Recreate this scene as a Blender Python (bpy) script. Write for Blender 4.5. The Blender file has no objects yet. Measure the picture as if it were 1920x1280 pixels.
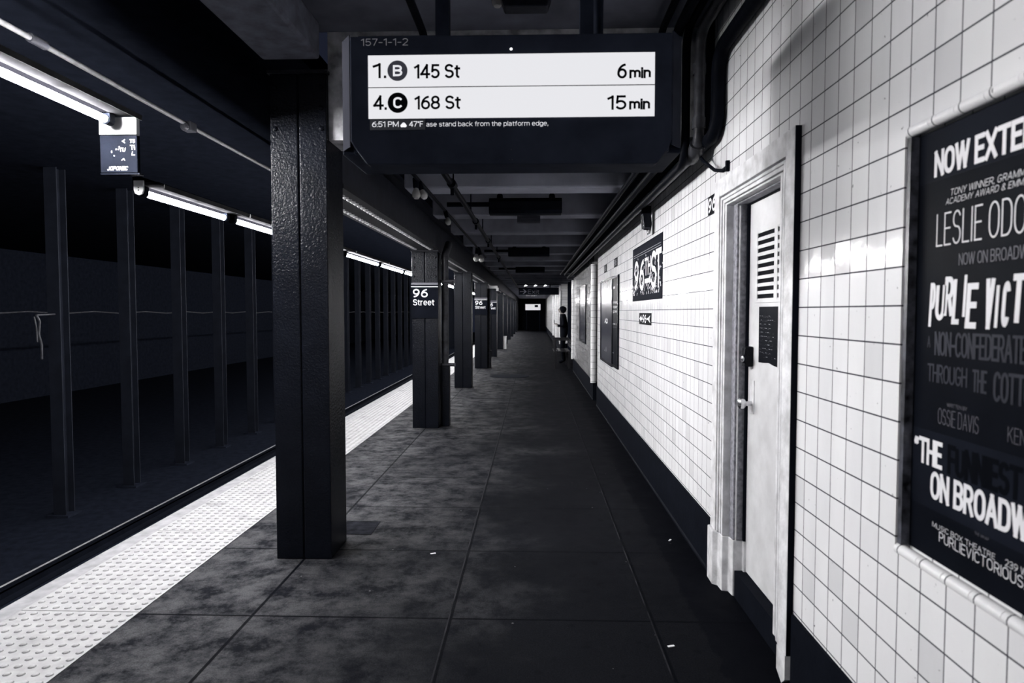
import bpy, bmesh, math, random
from mathutils import Vector, Matrix
random.seed(7)
SC = bpy.context.scene
COL = SC.collection
# ------------------------------------------------------------------ camera, world, exposure
cam_d = bpy.data.cameras.new('camera'); cam = bpy.data.objects.new('camera', cam_d); COL.objects.link(cam)
cam.location = (0, 0, 1.5)
cam.rotation_euler = (math.radians(90 - 2.541), 0, math.radians(1.8328))
cam_d.sensor_width = 36; cam_d.lens = 1250 / 1920 * 36
cam_d.clip_start = 0.05; cam_d.clip_end = 300
cam_d.dof.use_dof = True; cam_d.dof.focus_distance = 6.0; cam_d.dof.aperture_fstop = 3.6
SC.camera = cam
w = bpy.data.worlds.new('world'); SC.world = w; w.use_nodes = True
w.node_tree.nodes['Background'].inputs[0].default_value = (.0062, .0075, .0137, 1)
w.node_tree.nodes['Background'].inputs[1].default_value = 1.6
SC.view_settings.view_transform = 'Standard'; SC.view_settings.look = 'None'
SC.view_settings.exposure = 0.0; SC.view_settings.gamma = 1.0
TUBE_NEAR = 1000.0      # radiance of the lamps before the ceiling drop
TUBE_MID = 570.0       # radiance of the two lamps boosted past the drop, and the added rear one
TUBE = 350.0           # radiance of the lamps along the platform edge

# ------------------------------------------------------------------ node helpers
class NT:
    def __init__(s, name):
        s.m = bpy.data.materials.new(name); s.m.use_nodes = True
        s.t = s.m.node_tree; s.n = s.t.nodes; s.b = s.n['Principled BSDF']
        s.geo = None
    def new(s, typ, **k):
        n = s.n.new(typ)
        for a, v in k.items(): setattr(n, a, v)
        return n
    def link(s, a, b): s.t.links.new(a, b)
    def put(s, sock, v):
        if isinstance(v, bpy.types.NodeSocket): s.link(v, sock)
        elif v is not None: sock.default_value = v
    def math(s, op, a, b=None, c=None):
        n = s.new('ShaderNodeMath', operation=op)
        s.put(n.inputs[0], a)
        if b is not None: s.put(n.inputs[1], b)
        if c is not None: s.put(n.inputs[2], c)
        return n.outputs[0]
    def pos(s):
        if s.geo is None:
            tc = s.new('ShaderNodeTexCoord'); sp = s.new('ShaderNodeSeparateXYZ')
            s.link(tc.outputs['Object'], sp.inputs[0]); s.geo = (tc.outputs['Object'], *sp.outputs)
        return s.geo
    def noise(s, scale, detail=4, rough=.55, vec=None, stretch=None):
        v = vec if vec is not None else s.pos()[0]
        if stretch:
            mp = s.new('ShaderNodeMapping'); s.link(v, mp.inputs[0]); mp.inputs['Scale'].default_value = stretch; v = mp.outputs[0]
        n = s.new('ShaderNodeTexNoise'); s.link(v, n.inputs['Vector'])
        n.inputs['Scale'].default_value = scale; n.inputs['Detail'].default_value = detail; n.inputs['Roughness'].default_value = rough
        return n.outputs['Fac']
    def ramp(s, f, lo, hi, a=0., b=1.):
        n = s.new('ShaderNodeMapRange'); s.put(n.inputs[0], f)
        for i, v in zip((1, 2, 3, 4), (lo, hi, a, b)): n.inputs[i].default_value = v
        return n.outputs[0]
    def mix(s, f, a, b):
        n = s.new('ShaderNodeMix', data_type='RGBA'); s.put(n.inputs[0], f)
        for sock, v in ((n.inputs[6], a), (n.inputs[7], b)):
            s.put(sock, (*v, 1) if isinstance(v, tuple) and len(v) == 3 else v)
        return n.outputs[2]
    def line(s, u, off, pitch, width):
        """1 on the lines u = off + k*pitch"""
        f = s.math('FRACT', s.math('DIVIDE', s.math('SUBTRACT', u, off - pitch / 2), pitch))
        d = s.math('ABSOLUTE', s.math('SUBTRACT', f, .5))
        return s.math('LESS_THAN', d, width / 2 / pitch)
    def bump(s, h, strength=.3, dist=.01):
        n = s.new('ShaderNodeBump'); s.put(n.inputs['Height'], h)
        n.inputs['Strength'].default_value = strength; n.inputs['Distance'].default_value = dist
        s.link(n.outputs[0], s.b.inputs['Normal']); return n
    def col(s, v): s.put(s.b.inputs['Base Color'], (*v, 1) if isinstance(v, tuple) and len(v) == 3 else v)
    def rough(s, v): s.put(s.b.inputs['Roughness'], v)

def plain(name, c, rough=.5, metal=0., var=.25, scale=8., bump=0., bscale=60., spec=.5, ior=1.45):
    t = NT(name)
    f = t.noise(scale)
    t.col(t.mix(t.ramp(f, .3, .7), tuple(x * (1 - var) for x in c), tuple(min(1, x * (1 + var)) for x in c)))
    t.rough(rough); t.b.inputs['Metallic'].default_value = metal
    t.b.inputs['Specular IOR Level'].default_value = spec; t.b.inputs['IOR'].default_value = ior
    if bump: t.bump(t.noise(bscale, 3), bump, .004)
    return t.m
def emit(name, c, e):
    t = NT(name); t.col((.6, .6, .62)); t.b.inputs['Emission Color'].default_value = (*c, 1)
    t.b.inputs['Emission Strength'].default_value = e; return t.m

M = {}
def navy(k): return (.84 * k, k, 1.55 * k)
M['black'] = plain('black_paint', navy(.0062), .6, bump=.25, bscale=40, spec=.5, ior=1.06)
M['sign_black'] = plain('sign_black_paint', navy(.024), .6, bump=.1, bscale=40, spec=.5, ior=1.06)
M['ceiling_soot'] = plain('sooty_tunnel_ceiling', navy(.0075), .9, bump=.3, bscale=12, spec=.0)
M['black_glossy'] = plain('glossy_black_enamel', navy(.0050), .22, bump=1., bscale=75, scale=5, spec=.5, ior=1.2)
M['soot'] = plain('sooty_concrete', navy(.016), .9, bump=.3, bscale=12, spec=.0)
M['track'] = plain('track_ballast', navy(.0125), .95, bump=.5, bscale=18, spec=.0)
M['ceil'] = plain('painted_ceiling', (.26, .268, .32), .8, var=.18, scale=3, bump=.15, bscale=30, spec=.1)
M['ceil_shaded'] = plain('shaded_ceiling_paint', (.15, .154, .185), .8, var=.25, scale=3, bump=.15, bscale=30, spec=.1)  # ceiling paint darkened for the dimmer light past the first beam
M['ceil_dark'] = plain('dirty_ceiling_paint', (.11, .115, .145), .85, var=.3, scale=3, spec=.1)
M['rough_conc'] = plain('rough_concrete', (.40, .40, .42), .9, var=.55, scale=9, bump=1., bscale=25, spec=.1)
M['steel_dark'] = plain('dark_steel', (.013, .0145, .022), .5, var=.45, scale=6, bump=.3, bscale=30, spec=.15)
M['girder_paint'] = plain('grey_girder_paint', (.016, .0165, .021), .5, var=.5, scale=16, bump=.4, bscale=40, spec=.15)
M['tunnel_col'] = plain('grey_column_paint', navy(.0125), .7, var=.25, scale=4, spec=.1)
M['enamel'] = plain('white_enamel', (.6, .6, .61), .3, var=.05, scale=6)
M['reflector'] = plain('dimmed_reflector', (.016, .016, .017), .5, var=.3, scale=5, spec=.0)  # white enamel toned dark to hold down the tube's glare
M['ballast'] = plain('gap_dark_ballast', (.0004, .0004, .0005), .9, spec=.0)  # near-black paints the dark gap between tube and reflector
M['reflector_near'] = plain('dimmed_reflector_near', (.0042, .0042, .0045), .5, var=.5, scale=6, spec=.0)  # same enamel, toned darker still beside the brighter tubes
M['lip'] = plain('reflector_lip', (.05, .05, .052), .5, spec=.0)
M['chrome'] = plain('worn_chrome', (.6, .6, .62), .22, metal=1., var=.1)
M['rail'] = plain('worn_rail_top', (.34, .34, .35), .5, var=.4, scale=20)
M['pipe'] = plain('dark_pipe_paint', navy(.0048), .45, var=.3, scale=10, bump=.3, bscale=40, spec=.5, ior=1.07)
M['pipe_grey'] = plain('grey_pipe_paint', (.036, .037, .044), .4, var=.6, scale=12, bump=.2, bscale=40, spec=.2)
M['white_text'] = plain('white_lettering', (.72, .72, .74), .5, var=.04, spec=.2)
M['grey_text'] = plain('grey_lettering', (.13, .13, .15), .5, var=.1, spec=.15)
M['dim_text'] = plain('dim_lettering', (.022, .024, .034), .5, var=.15, spec=.1)
M['black_text'] = plain('black_lettering', navy(.0035), .5, var=.1, spec=.5, ior=1.05)
M['poster'] = plain('black_poster_paper', navy(.0055), .4, var=.2, scale=5, spec=.5, ior=1.06)
M['poster_band'] = plain('dark_grey_poster_paper', navy(.0095), .4, var=.25, scale=4, spec=.5, ior=1.06)
M['door'] = plain('white_door_paint', (.58, .58, .59), .42, var=.13, scale=7, bump=.2, bscale=25, spec=.3)
M['frame'] = plain('stone_frame_paint', (.62, .62, .635), .5, var=.25, scale=14, bump=.35, bscale=70, spec=.3)
M['conduit'] = plain('conduit_zinc', (.11, .11, .113), .5, var=.3, scale=20, spec=.2)
M['jamb'] = plain('shaded_jamb_paint', (.23, .23, .26), .6, var=.45, scale=40, bump=.3, bscale=70, spec=.2)  # frame paint darkened for the shade inside the door reveal
M['grey_metal'] = plain('lit_side_sign_paint', (.034, .035, .044), .8, var=.1, spec=.0)
M['tube'] = emit('lit_tube', (1, .99, 1.0), TUBE)
M['tube_near'] = emit('lit_tube_near', (1, .99, 1.0), TUBE_NEAR)
M['tube_mid'] = emit('lit_tube_boosted', (1, .99, 1.0), TUBE_MID)
M['screen'] = emit('lit_screen', (.96, .96, 1.), .83); M['screen'].node_tree.nodes['Principled BSDF'].inputs['Base Color'].default_value = (.02, .02, .02, 1)
M['screen_text'] = emit('lit_ticker', (.95, .95, 1.), .75)
M['strip_dark'] = emit('lit_ticker_back', (.35, .45, .75), .010)
M['strip_dark'].node_tree.nodes['Principled BSDF'].inputs['Base Color'].default_value = (.006, .007, .01, 1)
M['led'] = emit('lit_led', (1, 1, 1), 3.)
M['far_lamp'] = emit('lit_lamp', (1, 1, 1), 1.1)
M['far_sign'] = emit('backlit_sign', (.95, .95, 1), .42)
M['opal'] = plain('opal_glass', (.34, .335, .33), .12, var=.05)
M['skin'] = plain('skin', (.30, .27, .26), .55, var=.05)
M['cloth'] = plain('black_cloth', navy(.005), .9, var=.2, spec=.05)
M['wood'] = plain('dark_bench_wood', (.016, .016, .019), .3, var=.3, scale=12, spec=.4)

# platform concrete slabs: joints, stains, paler patches painted in for light
t = NT('platform_concrete'); P, x, y, z = t.pos()
big = t.noise(1.1, 5, .6); med = t.noise(5, 6, .65); fine = t.noise(150, 3, .8); stain = t.noise(9, 2, .5)
c = t.mix(t.ramp(big, .35, .68), (.0042, .0048, .0070), (.0090, .0096, .0125))
c = t.mix(t.ramp(med, .40, .66), t.mix(.5, c, (.0028, .0032, .005)), c)
c = t.mix(t.ramp(fine, .42, .70, 0, .45), c, (.0165, .0168, .0195))
c = t.mix(t.ramp(stain, .64, .70, 0, .7), c, (.0024, .0028, .0045))
# lamp light painted as paler concrete towards the platform edge, in ragged patches, each slab with its own tone
sx_ = t.math('FLOOR', t.math('DIVIDE', t.math('SUBTRACT', x, -.403), .985)); sy_ = t.math('FLOOR', t.math('DIVIDE', t.math('SUBTRACT', y, 3.19), .925))
sv = t.new('ShaderNodeCombineXYZ'); t.link(sx_, sv.inputs[0]); t.link(sy_, sv.inputs[1])
sn = t.new('ShaderNodeTexWhiteNoise', noise_dimensions='3D'); t.link(sv.outputs[0], sn.inputs['Vector'])
lit_edge = t.ramp(t.math('ADD', t.math('ADD', t.math('MULTIPLY', x, -.42), t.math('MULTIPLY', big, 1.1)), t.math('MULTIPLY', sn.outputs['Value'], .16)), .62, 1.22)
c = t.mix(lit_edge, c, t.mix(t.ramp(t.noise(5, 8, .78), .41, .60), (.064, .0645, .069), (.0065, .007, .0095)))
dots = t.new('ShaderNodeTexVoronoi', feature='F1'); t.link(P, dots.inputs['Vector']); dots.inputs['Scale'].default_value = 9
dsz = t.new('ShaderNodeSeparateColor'); t.link(dots.outputs['Color'], dsz.inputs[0])
gum = t.math('MULTIPLY', t.math('LESS_THAN', dots.outputs['Distance'], .05), t.math('LESS_THAN', dsz.outputs[0], .16))
c = t.mix(t.ramp(fine, .40, .60, .45, 0), c, (.0016, .0018, .0028))
c = t.mix(gum, c, (.10, .10, .105))
# dirty gutter beside the wall
edge = t.math('GREATER_THAN', t.math('ADD', x, t.math('MULTIPLY', t.math('SUBTRACT', med, .5), .22)), .80)
c = t.mix(t.math('MULTIPLY', edge, .75), c, (.0022, .0026, .0045))
jx = t.line(x, -.403, .985, .016); jy = t.line(y, 3.19, .925, .014)
j = t.math('MAXIMUM', jx, jy)
c = t.mix(j, c, (.0016, .002, .0034))
jl = t.math('MULTIPLY', t.line(x, -.412, .985, .007), t.math('GREATER_THAN', x, -.9))
c = t.mix(t.math('MULTIPLY', jl, t.ramp(med, .4, .6)), c, (.030, .030, .034))
t.col(c); t.rough(t.ramp(med, .3, .7, .55, .8)); t.b.inputs['IOR'].default_value = 1.07
t.bump(t.math('SUBTRACT', t.math('ADD', fine, med), t.math('MULTIPLY', j, 2.)), .35, .004)
M['floor'] = t.m

# glazed wall tile, 108 mm square
t = NT('glazed_tile'); P, x, y, z = t.pos()
PT = .1085; OY = 2.4186; OZ = 1.5171
v = t.line(y, OY, PT, .0042); h = t.line(z, OZ, PT, .0047)
g = t.math('MAXIMUM', v, h)
iy = t.math('FLOOR', t.math('DIVIDE', t.math('SUBTRACT', y, OY), PT)); iz = t.math('FLOOR', t.math('DIVIDE', t.math('SUBTRACT', z, OZ), PT))
cv = t.new('ShaderNodeCombineXYZ'); t.link(iy, cv.inputs[0]); t.link(iz, cv.inputs[1])
wn = t.new('ShaderNodeTexWhiteNoise', noise_dimensions='3D'); t.link(cv.outputs[0], wn.inputs['Vector'])
c = t.mix(wn.outputs['Value'], (.72, .72, .733), (.78, .78, .79))
c = t.mix(t.ramp(t.noise(4, 5, .6, stretch=(1, 1, .25)), .5, .8, 0, .25), c, (.42, .42, .44))
odd = t.math('LESS_THAN', wn.outputs['Value'], .05)
c = t.mix(t.math('MULTIPLY', odd, .22), c, (.36, .36, .38))
c = t.mix(t.math('MULTIPLY', t.ramp(t.noise(38, 2), .72, .76), .8), c, (.05, .05, .06))
c = t.mix(g, c, (.028, .029, .04))
t.col(c); t.rough(t.math('ADD', t.math('MULTIPLY', g, .6), .12)); t.b.inputs['IOR'].default_value = 1.2
ge = t.new('ShaderNodeNewGeometry')
sub = t.new('ShaderNodeVectorMath', operation='SUBTRACT'); t.link(wn.outputs['Color'], sub.inputs[0]); sub.inputs[1].default_value = (.5, .5, .5)
sc = t.new('ShaderNodeVectorMath', operation='SCALE'); t.link(sub.outputs[0], sc.inputs[0]); sc.inputs['Scale'].default_value = .035
ad = t.new('ShaderNodeVectorMath', operation='ADD'); t.link(ge.outputs['Normal'], ad.inputs[0]); t.link(sc.outputs[0], ad.inputs[1])
nz = t.new('ShaderNodeVectorMath', operation='NORMALIZE'); t.link(ad.outputs[0], nz.inputs[0])
bp = t.bump(t.math('SUBTRACT', t.math('MULTIPLY', t.noise(11, 2), 1.5), t.math('MULTIPLY', g, .25)), .25, .004); t.link(nz.outputs[0], bp.inputs['Normal'])
M['tile'] = t.m
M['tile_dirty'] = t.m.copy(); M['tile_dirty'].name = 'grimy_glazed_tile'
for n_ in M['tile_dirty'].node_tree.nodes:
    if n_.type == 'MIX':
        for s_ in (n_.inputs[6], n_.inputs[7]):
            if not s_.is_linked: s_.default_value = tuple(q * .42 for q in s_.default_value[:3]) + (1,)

# tactile panels
t = NT('tactile_panel_paint'); P, x, y, z = t.pos()
c = t.mix(t.ramp(t.noise(14, 5, .65), .35, .7), (.22, .22, .228), (.31, .31, .313))
c = t.mix(t.ramp(t.noise(3.3, 4, .6),   .58, .70, 0, .6), c, (.085, .085, .092))
t.col(c); t.rough(.6); M['tactile'] = t.m
M['dome_ring'] = plain('dark_dome_ring', (.028, .028, .032), .8, var=.4, scale=20)  # dark ring around the foot of each dome

# mosaic backing, lamp glints painted as pale specks, denser low down
t = NT('black_mosaic'); P, x, y, z = t.pos()
vo = t.new('ShaderNodeTexVoronoi'); t.link(P, vo.inputs['Vector']); vo.inputs['Scale'].default_value = 38
se = t.new('ShaderNodeSeparateColor'); t.link(vo.outputs['Color'], se.inputs[0])
z = t.math('ADD', z, 1.606)
zone = t.ramp(z, 1.60, 2.0, .62, .08)
inb = t.math('MULTIPLY', t.math('GREATER_THAN', z, 1.66), t.math('LESS_THAN', z, 2.02))
f = t.math('MULTIPLY', t.math('LESS_THAN', se.outputs[0], t.math('MULTIPLY', zone, t.ramp(t.noise(7, 2), .35, .7))), inb)
t.col(t.mix(f, (.008, .009, .014), (.55, .55, .56))); t.rough(.6); t.b.inputs['IOR'].default_value = 1.04; M['mosaic'] = t.m
# advertising sheet with a pale top
t = NT('grey_advert'); P, x, y, z = t.pos()
f = t.math('ADD', t.math('ADD', z, .80), t.math('MULTIPLY', t.math('SUBTRACT', t.noise(9, 4, stretch=(1, 1, .25)), .5), .9))
t.col(t.mix(t.ramp(f, 1.35, 1.9), (.03, .032, .045), (.28, .28, .29))); t.rough(.2); M['advert'] = t.m

# ------------------------------------------------------------------ mesh helpers
ORG = {}
def attach(o, parent):
    """parts are modelled in place; their mesh is moved into the thing's own space"""
    if parent is None: return
    p_ = ORG.get(parent.name, Vector(parent.location)); ORG[o.name] = p_
    o.data.transform(Matrix.Translation(-p_)); o.parent = parent
class MB:
    def __init__(s): s.v = []; s.f = []; s.mi = []
    def face(s, idx, mi=0): s.f.append(idx); s.mi.append(mi)
    def box(s, x0, x1, y0, y1, z0, z1, mi=0):
        b = len(s.v)
        s.v += [(x0, y0, z0), (x1, y0, z0), (x1, y1, z0), (x0, y1, z0), (x0, y0, z1), (x1, y0, z1), (x1, y1, z1), (x0, y1, z1)]
        for q in ((0, 3, 2, 1), (4, 5, 6, 7), (0, 1, 5, 4), (1, 2, 6, 5), (2, 3, 7, 6), (3, 0, 4, 7)): s.face([b + i for i in q], mi)
        return s
    def prism(s, poly, axis, a, b_, mi=0):
        """poly: list of 2D points in the two other axes (order: xyz without axis)"""
        n = len(poly); b = len(s.v)
        def p(u, w, k):
            return {0: (k, u, w), 1: (u, k, w), 2: (u, w, k)}[axis]
        s.v += [p(u, w, a) for u, w in poly] + [p(u, w, b_) for u, w in poly]
        s.face([b + i for i in range(n)][::-1], mi); s.face([b + n + i for i in range(n)], mi)
        for i in range(n): j = (i + 1) % n; s.face([b + i, b + j, b + n + j, b + n + i], mi)
        return s
    def tube(s, pts, r, seg=10, mi=0):
        pts = [Vector(p) for p in pts]; rr = r if isinstance(r, (list, tuple)) else [r] * len(pts)
        b = len(s.v); up = Vector((.123, .31, .94)).normalized()
        n = len(pts); ref = None
        for i, p in enumerate(pts):
            d = (pts[min(i + 1, n - 1)] - pts[max(i - 1, 0)]).normalized()
            if ref is None:
                ref = d.cross(up)
                if ref.length < .05: ref = d.cross(Vector((1, 0, 0)))
            ref = (ref - d * ref.dot(d)).normalized(); o = d.cross(ref)
            for k in range(seg):
                a = 2 * math.pi * k / seg; q = p + (ref * math.cos(a) + o * math.sin(a)) * rr[i]; s.v.append(tuple(q))
        for i in range(n - 1):
            for k in range(seg):
                k2 = (k + 1) % seg; s.face([b + i * seg + k, b + i * seg + k2, b + (i + 1) * seg + k2, b + (i + 1) * seg + k], mi)
        s.face([b + k for k in range(seg)][::-1], mi); s.face([b + (n - 1) * seg + k for k in range(seg)], mi)
        return s
    def lathe(s, base, axis, prof, seg=16, mi=0):
        """prof: (r, h) along axis from base"""
        ax = Vector(axis).normalized(); base = Vector(base)
        a = ax.cross(Vector((.3, .9, .2))).normalized(); o = ax.cross(a); b = len(s.v)
        for r, hh in prof:
            for k in range(seg):
                t_ = 2 * math.pi * k / seg; s.v.append(tuple(base + ax * hh + (a * math.cos(t_) + o * math.sin(t_)) * r))
        for i in range(len(prof) - 1):
            for k in range(seg):
                k2 = (k + 1) % seg; s.face([b + i * seg + k, b + i * seg + k2, b + (i + 1) * seg + k2, b + (i + 1) * seg + k], mi)
        s.face([b + k for k in range(seg)][::-1], mi); s.face([b + (len(prof) - 1) * seg + k for k in range(seg)], mi)
        return s
    def quad(s, p0, p1, p2, p3, mi=0):
        b = len(s.v); s.v += [p0, p1, p2, p3]; s.face([b, b + 1, b + 2, b + 3], mi); return s
    def build(s, name, mats, parent=None, loc=None, bevel=0., smooth=False):
        me = bpy.data.meshes.new(name); me.from_pydata(s.v, [], s.f)
        for m in (mats if isinstance(mats, (list, tuple)) else [mats]): me.materials.append(M[m] if isinstance(m, str) else m)
        for p, k in zip(me.polygons, s.mi): p.material_index = k
        bm = bmesh.new(); bm.from_mesh(me); bmesh.ops.recalc_face_normals(bm, faces=bm.faces); bm.to_mesh(me); bm.free()
        if smooth:
            for p in me.polygons: p.use_smooth = True
            try: me.set_sharp_from_angle(angle=math.radians(40))
            except Exception: pass
        o = bpy.data.objects.new(name, me); COL.objects.link(o)
        attach(o, parent)
        if bevel:
            b = o.modifiers.new('bevel', 'BEVEL'); b.width = bevel; b.segments = 2; b.limit_method = 'ANGLE'; b.angle_limit = math.radians(40)
        return o

def tag(o, label, cat, group=None):
    o['label'] = label; o['category'] = cat
    if group: o['group'] = group
    return o
def thing(name, loc, label, cat, group=None):
    o = bpy.data.objects.new(name, None); COL.objects.link(o); o.location = loc; o.empty_display_size = .1
    return tag(o, label, cat, group)
def struct(o):
    o['kind'] = 'structure'; return o
def dup(root, delta, label, group=None):
    r = root.copy(); COL.objects.link(r); r.location = root.location + Vector(delta); r['label'] = label
    if group: r['group'] = group
    for ch in [o for o in COL.objects if o.parent == root]:
        c_ = ch.copy(); COL.objects.link(c_); c_.parent = r
        for g_ in [o for o in COL.objects if o.parent == ch]:
            d_ = g_.copy(); COL.objects.link(d_); d_.parent = c_
    return r

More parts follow.
